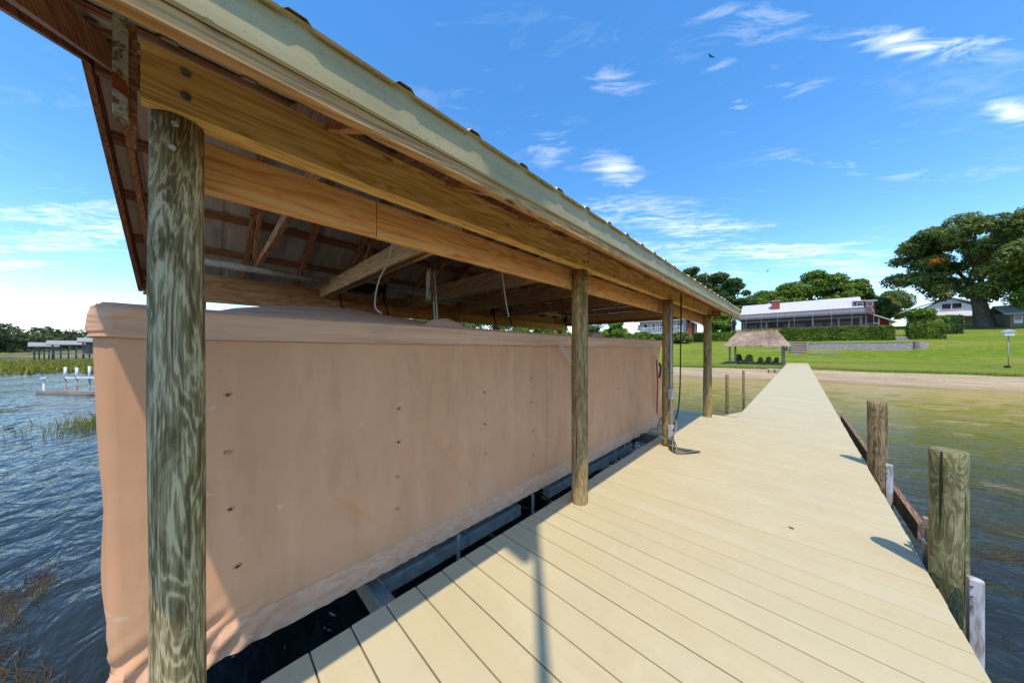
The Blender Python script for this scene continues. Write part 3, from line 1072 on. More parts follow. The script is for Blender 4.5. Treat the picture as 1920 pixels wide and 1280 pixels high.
# white painted stud and blocking by the near gable
st = MB().box((-2.045, -.262, 2.45), (-1.985, -.222, 2.86), .003).build('gable_stud', 'old_white_paint', bh, False, (-2.0, -.24, 2.4))
pp = [(-.262, 2.555), (-.246, 2.548), (-.222, 2.530), (-.2215, 2.575), (-.226, 2.598), (-.240, 2.602), (-.248, 2.616), (-.2615, 2.618)]
fix_normals(MB().prism(pp, -1.9852, -1.983, 'X').build('paint_patch', 'rust_paint', st))
MB().box((-2.03, -.2205, 2.35), (-2.0, -.203, 2.86)).build('gable_stud', 'rake_wood', bh)
for k in range(8):
    z = 2.32 + .15 * k
    hw = (RZ - .2 - z) / SL - .05
    if hw > .1:
        MB().bar((RX - hw, 8.13, z), (RX + hw, 8.13, z), .02, .146).build('gable_board', 'rake_wood', bh, False, (RX, 8.13, z))
# ties across at each bay and diagonal braces
for i, y in enumerate((1.25, 2.68, 3.9, 5.15, 7.72)):
    z = 2.30 if i % 2 else 2.305
    MB().box((-5.34, y - .02, z), (-1.665, y + .02, z + .185), .003).build('tie_beam', 'tie_wood', bh, False, (-3.5, y, z))
    if i < 2:
        MB().box((-5.34, y + .06, z), (-1.665, y + .10, z + .185), .003).build('tie_beam', 'tie_wood', bh, False, (-3.5, y + .08, z))
for y in [0.376 + 1.212 * k for k in range(7)]:
    for s in (1, -1):
        MB().bar((RX + 1.35 * s, y + .045, 2.62), (RX + .35 * s, y + .045, 3.35), .036, .085).build('brace', 'rafter_wood', bh, False, (RX + .8 * s, y, 3.0))
    MB().bar((RX - 1.72, y + .002 + .085, 2.58), (RX + 1.72, y + .002 + .085, 2.58), .036, .085).build('collar_tie', 'rafter_wood', bh, False, (RX, y, 2.58))

# lift drive shafts, motor, pulleys and cables inside the roof
lift = thing('boat_lift', 'overhead boat lift with grey drive pipes motor and cables under the roof', 'boat lift', (-4.6, 4, 2.4))
for x, a, b in ((-4.85, -.15, 1.42), (-4.85, 1.95, 7.4), (-2.15, 3.2, 7.4)):
    MB().tube([(x, a, 2.50), (x, b, 2.46)], 0.038, 14).build('drive_pipe', 'pipe_grey', lift, True)
mb = MB().tube([(-4.85, 1.40, 2.485), (-4.85, 1.98, 2.475)], [.062, .062], 16)
mb.build('motor', 'black_metal', lift, True)
MB().box((-4.95, 1.50, 2.36), (-4.75, 1.80, 2.44), .01).build('gearbox', 'black_metal', lift)
for y in (1.36, 2.02, 4.4, 4.9, 7.2):
    MB().box((-4.91, y - .012, 2.27), (-4.79, y + .012, 2.55), .004).build('hanger_bracket', 'black_metal', lift)
    MB().tube([(-4.85, y, 2.27), (-4.80, y + .05, 2.05)], .016, 8).build('hanger_rod', 'black_metal', lift, True)


def rope(name, pts, r, m, parent, n=6):
    P = [Vector(p) for p in pts]
    out = []
    for i in range(len(P) - 1):
        p0, p1_, p2_, p3 = P[max(i - 1, 0)], P[i], P[i + 1], P[min(i + 2, len(P) - 1)]
        for t in np.linspace(0, 1, 7)[:-1]:
            t = float(t)
            out.append(0.5 * ((2 * p1_) + (p2_ - p0) * t + (2 * p0 - 5 * p1_ + 4 * p2_ - p3) * t * t + (3 * p1_ - p0 - 3 * p2_ + p3) * t ** 3))
    out.append(P[-1])
    return MB().tube(out, r, n).build(name, m, parent, True)


pb = MB().tube([(-2.72, 1.56, 2.06), (-2.70, 1.60, 2.06)], .062, 18).build('pulley', 'pipe_grey', lift, True)
MB().tube([(-2.735, 1.545, 2.06), (-2.685, 1.615, 2.06)], .014, 8).build('axle', 'bolt_metal', pb, True)
MB().box((-2.75, 1.57, 2.10), (-2.68, 1.59, 2.32), .006).build('pulley_strap', 'pipe_grey', lift)
for k, dx in enumerate((-.02, .03)):
    rope('cable', [(-2.70 + dx, 1.62, 2.30), (-2.69 + dx, 1.63, 2.08), (-2.68 + dx, 1.64, 1.86), (-2.68 + dx, 1.645, 1.70)], .0075, 'rope_white', lift)
rope('cable', [(-2.2, .98, 2.31), (-2.24, .96, 2.16), (-2.34, .93, 2.02), (-2.38, .92, 1.84), (-2.33, .95, 1.78)], .006, 'rope_white', lift)
rope('cable', [(-2.1, 2.02, 2.30), (-2.09, 2.06, 2.02), (-2.07, 2.09, 1.82)], .006, 'rope_white', lift)
for k, (x, y) in enumerate(((-2.6, 3.75), (-2.5, 4.0), (-2.4, 4.15), (-3.2, 4.3))):
    rope('chain', [(x, y, 2.28), (x + .02, y + .01, 2.05), (x, y + .02, 1.9 - .05 * k)], .010, 'rope_white' if k % 2 else 'rope_dark', lift)
# cradle under the boat, seen in the gap below the cover
for y in (.83, 4.9):
    MB().box((-5.0, y - .05, -.30), (-1.80, y + .05, -.15), .008).build('cradle_beam', 'aluminium', lift)
MB().box((-2.20, .86, -.24), (-2.10, 2.3, -.13), .006).build('bunk_rail', 'pipe_grey', lift)
MB().box((-2.20, 2.8, -.24), (-2.10, 5.2, -.13), .006).build('bunk_rail', 'pipe_grey', lift)
MB().box((-4.6, .2, -.14), (-4.5, 5.5, -.06), .006).build('bunk_rail', 'aluminium', lift)
for y in (1.45, 2.4, 4.35, 4.7):
    MB().box((-2.03, y - .012, -.75), (-2.012, y + .012, -.02)).build('strap', 'aluminium', lift)
MB().tube([(-2.05, 5.05, -.42), (-2.05, 5.12, -.42)], .07, 16).build('pulley', 'pipe_grey', lift, True)

# ------------------------------------------------------------------ boat cover
cov = thing('boat_cover', 'tan fabric boat lift cover hanging like a big box under the roof', 'boat cover', (-3.5, 3, 0))
CX0, CX1, CY0, CY1 = -5.0, -2.0, -.31, 6.38


def perimeter():
    """(x, y, nx, ny, s) round the box, fine on the side that faces the dock"""
    r = .05
    out = []
    for y in np.arange(CY0 + r, CY1 - r, .022):
        out.append((CX1, float(y), 1, 0))
    for a in np.linspace(0, 90, 6):
        a = R(float(a))
        out.append((CX1 - r + r * math.cos(a), CY1 - r + r * math.sin(a), math.cos(a), math.sin(a)))
    for x in np.linspace(CX1 - r, CX0 + r, 40)[1:]:
        out.append((float(x), CY1, 0, 1))
    for y in np.linspace(CY1 - r, CY0 + r, 50):
        out.append((CX0, float(y), -1, 0))
    for x in np.linspace(CX0 + r, CX1 - r, 60):
        out.append((float(x), CY0, 0, -1))
    for a in np.linspace(-90, 0, 8)[:-1]:
        a = R(float(a))
        out.append((CX1 - r + r * math.cos(a), CY0 + r + r * math.sin(a), math.cos(a), math.sin(a)))
    return out


PER = perimeter()


def nz(a, b, c=0.0):
    return mn.noise(Vector((a, b, c)))


def sm(e0, e1, x):
    t = min(1, max(0, (x - e0) / (e1 - e0)))
    return t * t * (3 - 2 * t)


def drape(y, z):
    """how far the cloth stands out of its plane"""
    o = (.004 + .014 * sm(.1, .6, z)) * nz(y * .9, z * 1.1) + (.001 + .006 * sm(.1, .5, z)) * nz(y * 3.1, z * 2.0, 4)
    # shallow creases running down to the lower right
    for cy, cz, k, L, a in ((.67, .45, 1.1, .30, 1.0), (1.42, .60, .93, .50, 1.0), (2.1, .85, 1.1, .35, .4), (1.1, 1.15, 1.0, .3, .3), (3.1, .7, .8, .4, .5)):
        t = (y - cy) + (z - cz) * k + .05 * math.sin((y - cy) * 4)
        q = (y - cy) * k - (z - cz)
        w = math.exp(-(q / L) ** 2) * a
        o += w * (-.024 * math.exp(-((t + .02) / .045) ** 2) + .012 * math.exp(-((t - .07) / .06) ** 2))
    # drapes near the far end
    w = sm(4.2, 6.2, y) * sm(0, .25, 1.55 - z)
    o += w * .030 * math.sin((y * 1.0 + (1.55 - z) * -.55) * 15 + 2 * nz(y, z, 9))
    # gathered lower corner at the near end
    w = sm(.38, -.05, y) * sm(.36, .05, z)
    o += w * (.030 * nz(y * 7 + z * 5, z * 8 - y * 3, 2) + .014 * math.sin((z * 1.2 - y * .9) * 52 + 3 * nz(y * 5, z * 5, 6)) + .012 * nz(y * 18, z * 20, 3))
    # hem
    o += .008 * sm(.16, .05, z) + .0035 * sm(.16, .06, z) * math.sin(y * 60 + z * 70 + 6 * nz(y * 3, z * 4)) + .004 * nz(y * 16, z * 16, 5) * sm(.2, .1, z)
    return o


zs = np.concatenate([np.linspace(0, .2, 18), np.linspace(.225, 1.58, 50)])
for nm, zr, m in (('curtain', zs[zs >= .135], 'tarp'), ('hem', zs[zs <= .16], 'tarp_hem')):
    P = np.zeros((len(zr), len(PER) + 1, 3))
    for i, z in enumerate(zr):
        z = float(z)
        for j in range(len(PER) + 1):
            x, y, nx, ny = PER[j % len(PER)]
            lean = .03 * (1 - z / 1.58) * sm(.5, -.31, y)
            o = drape(y, z) if nx > 0 else .02 * nz(x * 2, z * 2, y)
            if nm == 'hem':
                o += .003
            bot = .002 * nz(y * 3, 1, 1)
            P[i, j] = (x + nx * o, y + ny * o + lean, .012 + z + bot * (1 - z))
    place(nm, grid_mesh(nm, P, m), cov)
# top band
zb = np.linspace(1.548, 1.69, 30)
P = np.zeros((len(zb), len(PER) + 1, 3))
for i, z in enumerate(zb):
    z = float(z)
    t = (z - 1.548) / .142
    for j in range(len(PER) + 1):
        x, y, nx, ny = PER[j % len(PER)]
        wr = (.10 + .90 * sm(.0, -.2, y)) * (.014 * nz(y * 11 + z * 9, z * 17 - y * 6, 3) + .008 * nz(y * 27, z * 31, 5) + .004 * nz(y * 55, z * 60, 7))
        o = .024 + .006 * nz(y * 1.5, z * 9, 1) + wr - .032 * sm(.86, 1.0, t) - .004 * math.exp(-((t - .12) / .04) ** 2)
        sag = .008 * nz(y * .7, 0, 2) - .010 * math.sin((y + .3) / 6.7 * math.pi)
        P[i, j] = (x + nx * o, y + ny * o, z + sag + .006 * nz(y * 9, t * 2, 8) * (1 - t))
place('top_band', grid_mesh('top_band', P, 'tarp_band'), cov)
# roof of the cover: slack cloth over a low ridge with two pole humps
gx, gy = np.linspace(CX0 + .005, CX1 - .005, 34), np.linspace(CY0 + .005, CY1 - .005, 70)
P = np.zeros((len(gy), len(gx), 3))
for i, y in enumerate(gy):
    for j, x in enumerate(gx):
        e = min((x - CX0), (CX1 - x), (y - CY0), (CY1 - y))
        z = 1.682 + .010 * nz(x * 2, y * 2) * min(1, e * 6)
        z += .235 * math.exp(-((y - .95) / 1.1) ** 2) * max(0, 1 - abs(x + 3.65) / 1.65) ** .9 * sm(0, .5, e)
        z += .05 * max(0, 1 - abs(x + 3.6) / 1.5) * sm(0, .4, e)
        z -= .010 * math.sin((y + .3) / 6.7 * math.pi)
        P[i, j] = (x, y, z)
place('cover_top', grid_mesh('cover_top', P, 'tarp_band'), cov)


def hump(x, y, rx, ry, h, name):
    mb_P = np.zeros((10, 24, 3))
    for i in range(10):
        t = i / 9
        for j in range(24):
            a = 2 * math.pi * j / 23
            k = 1 - t
            w = 1 + .12 * nz(math.cos(a) * 2, math.sin(a) * 2, t * 3 + x)
            mb_P[i, j] = (x + rx * k * math.cos(a) * w, y + ry * k * math.sin(a) * w, 1.672 + h * (1 - k ** 2.2) + .012 * nz(a * 2, t * 4, y))
    place(name, grid_mesh(name, mb_P, 'tarp_band'), cov)


hump(-2.16, 1.42, .10, .24, .085, 'cable_hood')
hump(-2.18, 4.05, .10, .22, .085, 'cable_hood')
# grommets in a loose grid, some with a scuff
gm = MB()
for k in range(14):
    a = 2 * math.pi * k / 14
    for rr, x in ((.007, .0), (.005, .003), (.002, .001)):
        gm.v.append((x, rr * math.cos(a), rr * .8 * math.sin(a)))
for k in range(14):
    k2 = (k + 1) % 14
    for q in range(2):
        gm.f.append((k * 3 + q, k2 * 3 + q, k2 * 3 + q + 1, k * 3 + q + 1))
gme = gm.mesh('grommet', 'tar_brown')
gme2 = gm.mesh('grommet', 'tarp_hem')
pk = MB()
pk.v = [(0.0, 0, 0)] + [(-.002, (.016 + .005 * math.sin(a * 3 + 1)) * math.cos(a), (.013 + .004 * math.cos(a * 2)) * math.sin(a)) for a in np.linspace(0, 6.0, 14)]
pk.f = [(0, 1 + i, 1 + (i + 1) % 14) for i in range(14)]
pke = pk.mesh('pucker', 'pucker_brown', True)
for y, z in [(.075, 1.28), (.075, 1.0), (.085, .72), (.11, .43), (.93, 1.09), (.93, .86), (.92, .62), (.92, .4), (1.72, 1.12), (1.72, .84), (1.73, .57), (1.55, .36),
             (2.35, 1.2), (2.36, .95), (2.37, .65), (2.38, .4), (3.6, 1.25), (3.6, .95), (3.6, .66), (4.35, 1.22), (4.4, .9)]:
    rr = random.Random(int(y * 100 + z * 10))
    place('pucker', pke, cov, (CX1 + drape(y, z) + .0035, y, z), (rr.uniform(-.5, .5), 0, 0))
    place('grommet', gme if rr.random() < .75 else gme2, cov, (CX1 + drape(y, z) + .004, y, z))
# light straps from the band down to the posts
for y in (2.79, 5.72):
    MB().bar((-1.955, y, 1.55), (-1.945, y + .27, 1.29), .006, .034, (1, 0, 0)).build('corner_strap', 'old_pvc', cov)
    MB().bar((-1.946, y + .272, 1.29), (-1.946, y + .272, .9), .004, .008, (0, 1, 0)).build('strap_tail', 'old_pvc', cov)
for y in (-.02, 2.62, 5.1):
    mb = MB()
    for z in np.linspace(.14, 1.545, 40):
        z = float(z)
        for dy in (-.012, .012):
            mb.v.append((CX1 + drape(y + dy, z) + .0025, y + dy, z + .012))
    mb.f = [(2 * i, 2 * i + 1, 2 * i + 3, 2 * i + 2) for i in range(39)]
    mb.build('seam', 'tarp_hem', cov, True)
rope('tie_cord', [(-1.93, 5.88, 1.30), (-1.92, 5.90, .95), (-1.93, 5.92, .55), (-1.94, 5.93, .3)], .012, 'strap_red', cov)
rope('tie_cord', [(-1.90, 5.93, 1.24), (-1.86, 5.90, 1.16), (-1.88, 5.91, 1.02), (-1.9, 5.92, .98)], .018, 'rope_dark', cov)

# ------------------------------------------------------------------ services on the third post
el_ = thing('outlet_conduit', 'grey electrical conduit with boxes fixed to the third boathouse post', 'conduit', (-1.40, 4.97, 0))
cx, cy = -1.425, 4.975
MB().tube([(cx, cy, .12), (cx, cy, 2.27)], .0125, 10).build('conduit', 'conduit_grey', el_, True)
MB().box((cx - .03, cy - .045, .74), (cx + .03, cy + .035, .90), .006).build('junction_box', 'conduit_grey', el_)
b_ = MB().box((cx - .03, cy - .045, .12), (cx + .035, cy + .035, .34), .006).build('outlet_box', 'conduit_grey', el_)
for z in (.19, .27):
    MB().box((cx + .0352, cy - .03, z - .025), (cx + .040, cy + .018, z + .025)).build('socket', 'black_metal', b_)
hs_ = thing('hose_coil', 'tangle of dark hose and cord lying at the foot of the third post', 'hose', (-1.33, 4.9, 0))
rg = random.Random(3)
for k, m in enumerate(('rubber_black', 'hose_grey', 'rubber_black', 'hose_grey')):
    pts = [(cx + .04, cy - .01, .18 - .02 * k)]
    pts += [(cx + .02 + .03 * k, cy - .10, .06), (cx + .1 + .02 * k, cy - .22 - .02 * k, .014), (cx + .26 + .03 * k, cy - .10 + .02 * k, .012 + .008 * k), (cx + .30 + .02 * k, cy + .03, .014), (cx + .12, cy - .03 - .03 * k, .016 + .012 * k), (cx + .0, cy - .12, .03 + .01 * k)]
    rope('hose', pts, .009, m, hs_, 8)
rope('hose', [(-1.58, 4.96, .40), (-1.60, 4.93, .22), (-1.50, 4.93, .12), (-1.38, 4.94, .20), (-1.37, 5.06, .34), (-1.45, 5.14, .40), (-1.56, 5.08, .42), (-1.58, 4.96, .40)], .010, 'hose_grey', hs_, 8)
hr = thing('hanging_rope', 'dark rope hanging from the beam between the third and last posts', 'rope', (-1.45, 5.6, 2.3))
rope('strand', [(-1.452, 5.62, 2.47), (-1.450, 5.62, 2.30), (-1.46, 5.63, 1.6), (-1.47, 5.64, .9), (-1.50, 5.63, .45), (-1.56, 5.60, .2)], .011, 'rope_dark', hr, 8)
rope('strand', [(-1.455, 5.655, 2.47), (-1.455, 5.66, 2.1), (-1.46, 5.67, 1.62)], .008, 'rope_dark', hr, 8)
tw = MB()
for k in range(5):
    a = k * 1.25
    tw.add([(-.020 + .03 * math.cos(a) * .2, .01 * k, 0.001), (.01, .012 * k + .01, .006), (.03, .008 * k, .002)], [(0, 1, 2)])
lf = MB().add([(0, -.020, .001), (.008, -.006, .005), (.007, .016, .003), (0, .028, .001), (-.007, .013, .004), (-.008, -.007, .003)], [(0, 1, 2, 3, 4, 5)])
o = place('dead_leaf', lf.mesh('dead_leaf', 'tar_brown'), None, (-.05, 3.42, .003), (0, 0, 1.1))
tag(o, 'single curled dark leaf lying on the sunny deck boards', 'leaf')

# ------------------------------------------------------------------ shore: stairs, walls, hedges
stp = thing('garden_stairs', 'brown stairs with pale treads at the shore end of the dock', 'stairs', (-.2, 54.3, 0))
for k in range(8):
    y = 54.3 + .56 * k
    z = .0 + .32 * (k + 1)
    big = k in (0, 3, 6)
    MB().box((WL + .03, y, -.4), (RE - .05, y + .62, z - .08)).build('riser', 'step_brown', stp)
    MB().box((WL - .02, y - .05, z - .079), (RE, y + .60, z + .0)).build('tread', 'step_tread' if big else 'concrete', stp)
for x in (WL - .16, RE + .12):
    MB().box((x - .1, 57.2, .4), (x + .1, 58.9, 2.62)).build('cheek_wall', 'stone_wall', stp)


def wall(x0, x1, y, z0, z1, th, label, cap='concrete', end=None):
    t = thing('retaining_wall', label, 'wall', ((x0 + x1) / 2, y, z0), 'stone retaining walls')
    MB().box((x0, y, z0), (x1, y + th, z1 - .07)).build('stonework', 'stone_wall', t)
    MB().box((x0 - .04, y - .05, z1 - .069), (x1 + .04, y + th + .04, z1)).build('coping', cap, t)
    if end:
        MB().tube([(x1 + .62, y + .5, z0 - .2), (x1 + .62, y + .5, z1 - .03)], .58, 18).build('end_pier', 'stone_wall', t)


wall(.88, 9.6, 58.3, .9, 2.47, .4, 'long low stone retaining wall right of the stairs', end=True)
wall(-4.2, -1.3, 58.5, .9, 2.45, .4, 'short piece of stone retaining wall left of the stairs, behind the thatched hut')
wall(.9, 3.6, 55.4, .3, 1.02, .35, 'lower short stone wall on the lawn right of the stairs')
wall(-6.6, -1.4, 56.0, .2, 1.28, .35, 'lower stone wall seen through the thatched hut')


def hedge(x0, x1, y, w, h, label, m, seed, n, z=None, rough=.08, name='hedge', cat='hedge', group='clipped hedges', size=.13):
    rng = np.random.default_rng(seed)
    zb = gz((x0 + x1) / 2, y) if z is None else z
    t = thing(name, label, cat, ((x0 + x1) / 2, y, zb), group)
    L = x1 - x0
    A = np.array([L * h, L * w, w * h * 2, L * h])
    k = rng.choice(4, n, p=A / A.sum())
    a, b, sgn = rng.random(n), rng.random(n), np.where(rng.random(n) < .5, 0.0, 1.0)
    P = np.zeros((n, 3))
    N = np.zeros((n, 3))
    f = (k == 0) | (k == 3)
    P[f] = np.stack([x0 + L * a[f], np.where(k[f] == 0, y, y + w), zb + h * b[f]], -1)
    N[f, 1] = np.where(k[f] == 0, -1, 1)
    f = k == 1
    P[f] = np.stack([x0 + L * a[f], y + w * b[f], np.full(f.sum(), zb + h)], -1)
    N[f, 2] = 1
    f = k == 2
    P[f] = np.stack([np.where(sgn[f] == 0, x0, x1), y + w * a[f], zb + h * b[f]], -1)
    N[f, 0] = np.where(sgn[f] == 0, -1, 1)
    wav = np.array([nz(p[0] * .9, p[1] * .9, p[2] * .9 + seed) for p in P])
    P += N * (rough * 2.2 * wav + rng.normal(size=n) * rough)[:, None]
    P[:, 2] += rng.uniform(-.05, .1, n)
    co, fc = leaf_quads(P, N, size, rng)
    place('foliage', np_mesh('foliage', co, fc, m), t)
    MB().box((x0 + .2, y + .2, zb - .5), (x1 - .2, y + w - .2, zb + h - .2)).build('branches', 'bark', t)
    return t


hedge(-7.2, 9.4, 67.0, 1.5, 2.02, 'long clipped hedge in front of the red house', 'leaf_hedge', 1, 26000)
hedge(10.75, 13.55, 67.0, 1.4, 1.92, 'short clipped hedge right of the garden steps', 'leaf_hedge', 2, 6500)
hedge(15.2, 17.3, 78.0, 1.5, 2.7, 'dark hedge in front of the white gabled house', 'leaf_dark', 3, 6500)
hedge(-22, -7.6, 66.0, 1.6, 1.35, 'low ragged hedge left of the thatched hut under the trees', 'leaf_bright', 4, 15000, rough=.16)
gs = thing('garden_steps', 'small brown steps between the two clipped hedges', 'steps', (10.1, 66.5, 2.8))
for k in range(4):
    MB().box((9.55, 66.2 + .5 * k, 2.2), (10.6, 66.75 + .5 * k, 2.86 + .22 * k)).build('step', 'step_brown' if k % 2 else 'concrete', gs)

# ------------------------------------------------------------------ thatched hut with chairs
TY, TZ = 40.0, -.06
hut = thing('tiki_hut', 'small open hut with thatched roof on a low deck beside the walkway', 'hut', (-3.3, 42, TZ - .3))
for k in range(18):
    MB().box((-5.75 + .27 * k, TY, TZ - .06), (-5.75 + .27 * k + .262, TY + 4.3, TZ)).build('floor_board', 'dock_wood_far', hut)
MB().box((-5.7, TY + .04, TZ - .5), (-.95, TY + .09, TZ - .062)).build('skirt', 'hut_post', hut)
for x in (-5.55, -5.05, -1.25):
    for y in (TY + .15, TY + 4.0):
        if x == -5.05 and y > 42:
            continue
        MB().tube([(x, y, TZ - .9), (x, y, 2.15)], .085, 10).build('post', 'hut_post', hut, True)
for y in (TY + .15, TY + 4.0):
    MB().bar((-5.6, y, 2.1), (-1.2, y, 2.1), .1, .14).build('plate', 'hut_post', hut)
# thatch: solid hip core plus bundles hanging down the slopes
hx0, hx1, hy0, hy1, hz0, hz1 = -5.95, -.75, TY - .35, TY + 4.5, 1.92, 3.5
rx0, rx1, ry = -5.05, -1.75, TY + 2.05
core = MB().add([(hx0 + .1, hy0 + .1, hz0 + .05), (hx1 - .1, hy0 + .1, hz0 + .05), (hx1 - .1, hy1 - .1, hz0 + .05), (hx0 + .1, hy1 - .1, hz0 + .05), (rx0, ry, hz1 - .05), (rx1, ry, hz1 - .05)],
                [(0, 1, 5, 4), (2, 3, 4, 5), (1, 2, 5), (3, 0, 4), (3, 2, 1, 0)])
th = core.build('thatch_roof', 'thatch', hut)
rng = np.random.default_rng(5)
n = 9000
pl_ = []
quad = [((hx0, hy0, hz0), (hx1, hy0, hz0), (rx0, ry, hz1), (rx1, ry, hz1)), ((hx1, hy0, hz0), (hx1, hy1, hz0), (rx1, ry, hz1), (rx1, ry, hz1)),
        ((hx1, hy1, hz0), (hx0, hy1, hz0), (rx1, ry, hz1), (rx0, ry, hz1)), ((hx0, hy1, hz0), (hx0, hy0, hz0), (rx0, ry, hz1), (rx0, ry, hz1))]
co, fc = [], []
for i in range(n):
    a, b, c_, d_ = [np.array(q) for q in quad[int(rng.choice(4, p=[.42, .16, .26, .16]))]]
    u, v = rng.random(), rng.random() ** 1.1
    lo, hi = a + (b - a) * u, c_ + (d_ - c_) * u
    p = lo + (hi - lo) * v
    dn = (lo - hi) / np.linalg.norm(lo - hi)
    sd = (b - a) / np.linalg.norm(b - a)
    nn = np.cross(sd, -dn)
    L = rng.uniform(.18, .4)
    w = rng.uniform(.012, .035)
    p = p + nn * rng.uniform(.0, .09)
    q = p + dn * L + sd * rng.normal() * .06 + nn * rng.uniform(-.03, .05)
    k = len(co)
    co += [p - sd * w, p + sd * w, q + sd * w * .5, q - sd * w * .5]
    fc.append((k, k + 1, k + 2, k + 3))
fr = place('thatch_fringe', np_mesh('thatch_fringe', np.array(co), np.array(fc), 'thatch'), th)
fr['kind'] = 'stuff'
co, fc = [], []
for i in range(900):
    x = rng.uniform(rx0 - .15, rx1 + .15)
    p = np.array([x, ry + rng.normal() * .12, hz1 + rng.uniform(-.12, .06)])
    q = p + np.array([rng.normal() * .05, rng.choice([-1, 1]) * rng.uniform(.05, .25), rng.uniform(-.25, .12) if rng.random() < .92 else .28])
    w = rng.uniform(.012, .03)
    k = len(co)
    co += [p - (w, 0, 0), p + (w, 0, 0), q + (w * .4, 0, 0), q - (w * .4, 0, 0)]
    fc.append((k, k + 1, k + 2, k + 3))
fr = place('ridge_thatch', np_mesh('ridge_thatch', np.array(co), np.array(fc), 'thatch_ridge'), th)
fr['kind'] = 'stuff'
hs2 = thing('hut_steps', 'small grey steps at the front corner of the thatched hut deck', 'steps', (-1.6, 39.3, -.4))
for k in range(2):
    MB().box((-2.2, 39.2 + .35 * k, -.34 + .12 * k), (-1.15, 39.5 + .35 * k, -.29 + .12 * k)).build('tread', 'dock_wood_far', hs2)
for x in (-2.15, -1.2):
    MB().bar((x, 39.2, -.38), (x, 39.95, -.2), .05, .12).build('stringer', 'hut_post', hs2)
bs = thing('beach_steps', 'stack of dark wooden steps on the sand against the walkway', 'steps', (-1.5, 33.2, -.5))
for k in range(4):
    MB().box((-1.95, 32.5 + .02 * k, -.62 + .15 * k), (-1.05, 33.0 - .02 * k, -.57 + .15 * k)).build('tread', 'dock_wood_far' if k != 3 else 'step_tread', bs)
for x in (-1.9, -1.5, -1.1):
    MB().box((x - .04, 32.7, -.9), (x + .04, 32.8, -.121)).build('leg', 'tar_brown', bs)


def adirondack(x, y, rot, label, s=1.0):
    t = thing('lawn_chair', label, 'chair', (x, y, TZ), 'dark chairs under the thatched hut')
    t.rotation_euler = (0, 0, rot)
    L = []
    for k in range(5):
        L.append(('seat_slat', MB().bar((-.24, -.25 + .11 * k, .36 - .03 * k), (.24, -.25 + .11 * k, .36 - .03 * k), .1, .022)))
    for k in range(5):
        h = .95 - .05 * abs(k - 2)
        L.append(('back_slat', MB().bar((-.2 + .1 * k, .22, .26), (-.2 + .1 * k, .5, h), .088, .02, (0, 1, 0))))
    for sx_ in (-1, 1):
        L.append(('front_leg', MB().bar((.29 * sx_, -.28, 0), (.29 * sx_, -.28, .56), .03, .1, (0, 1, 0))))
        L.append(('rear_leg', MB().bar((.27 * sx_, .55, .02), (.27 * sx_, -.28, .36), .03, .1)))
        L.append(('arm', MB().bar((.32 * sx_, -.36, .575), (.30 * sx_, .42, .575), .13, .024)))
    for nm, mb in L:
        o = bpy.data.objects.new(nm, mb.mesh(nm, 'chair_dark'))
        COL.objects.link(o)
        o.parent = t
        o.scale = (s, s, s)


adirondack(-4.75, 41.5, .5, 'dark chair nearest the left posts of the thatched hut', 1.15)
adirondack(-3.95, 41.2, .1, 'dark high backed chair, second from the left under the thatched hut', 1.1)
adirondack(-3.1, 42.0, .0, 'dark chair in the middle of the thatched hut, third from the left', .8)
adirondack(-2.45, 41.6, -.1, 'dark chair, second from the right under the thatched hut', .85)
adirondack(-1.85, 41.8, -.2, 'dark chair nearest the right post of the thatched hut', .8)

# ------------------------------------------------------------------ red house with screened porch
hz = 3.2
hou = thing('lake_house', 'long red house with white metal roof behind the hedge', 'house', (0, 76, hz))
HX0, HX1 = -8.6, 7.6
MB().box((HX0, 76.0, hz - .4), (HX1, 86, 7.55)).build('wall', 'house_tan', hou)
RY, RZH = 82.0, 11.0
mb = MB()
n_r = 36
mb.v = [(HX0 - .4, 75.2, 7.5), (HX1 + .15, 75.2, 7.5), (HX1 + .15, RY, RZH), (HX0 - .4, RY, RZH), (HX1 + .15, 88.5, 7.5), (HX0 - .4, 88.5, 7.5),
        (HX0 - .4, 75.2, 7.36), (HX1 + .15, 75.2, 7.36), (HX1 + .15, 88.5, 7.36), (HX0 - .4, 88.5, 7.36)]
mb.f = [(0, 1, 2, 3), (3, 2, 4, 5), (0, 6, 7, 1), (9, 5, 4, 8), (6, 9, 8, 7), (1, 7, 8, 4, 2), (0, 3, 5, 9, 6)]
rf = mb.build('roof', 'white_roof', hou)
t_ = Vector((0, RY - 75.2, RZH - 7.5)).normalized()
nrm = Vector((0, -t_.z, t_.y))
for k in range(44):
    x = HX0 - .3 + k * (HX1 - HX0 + .4) / 43
    MB().bar(Vector((x, 75.2, 7.5)) + nrm * .02, Vector((x, RY, RZH)) + nrm * .02, .05, .05, nrm).build('roof_seam', 'white_roof', rf)
ch = MB().box((-4.1, 79.0, 8.4), (-2.9, 80.2, 11.1)).build('chimney', 'brick_red', rf)
MB().box((-4.2, 78.9, 11.1), (-2.8, 80.3, 11.25)).build('chimney_cap', 'concrete', rf)
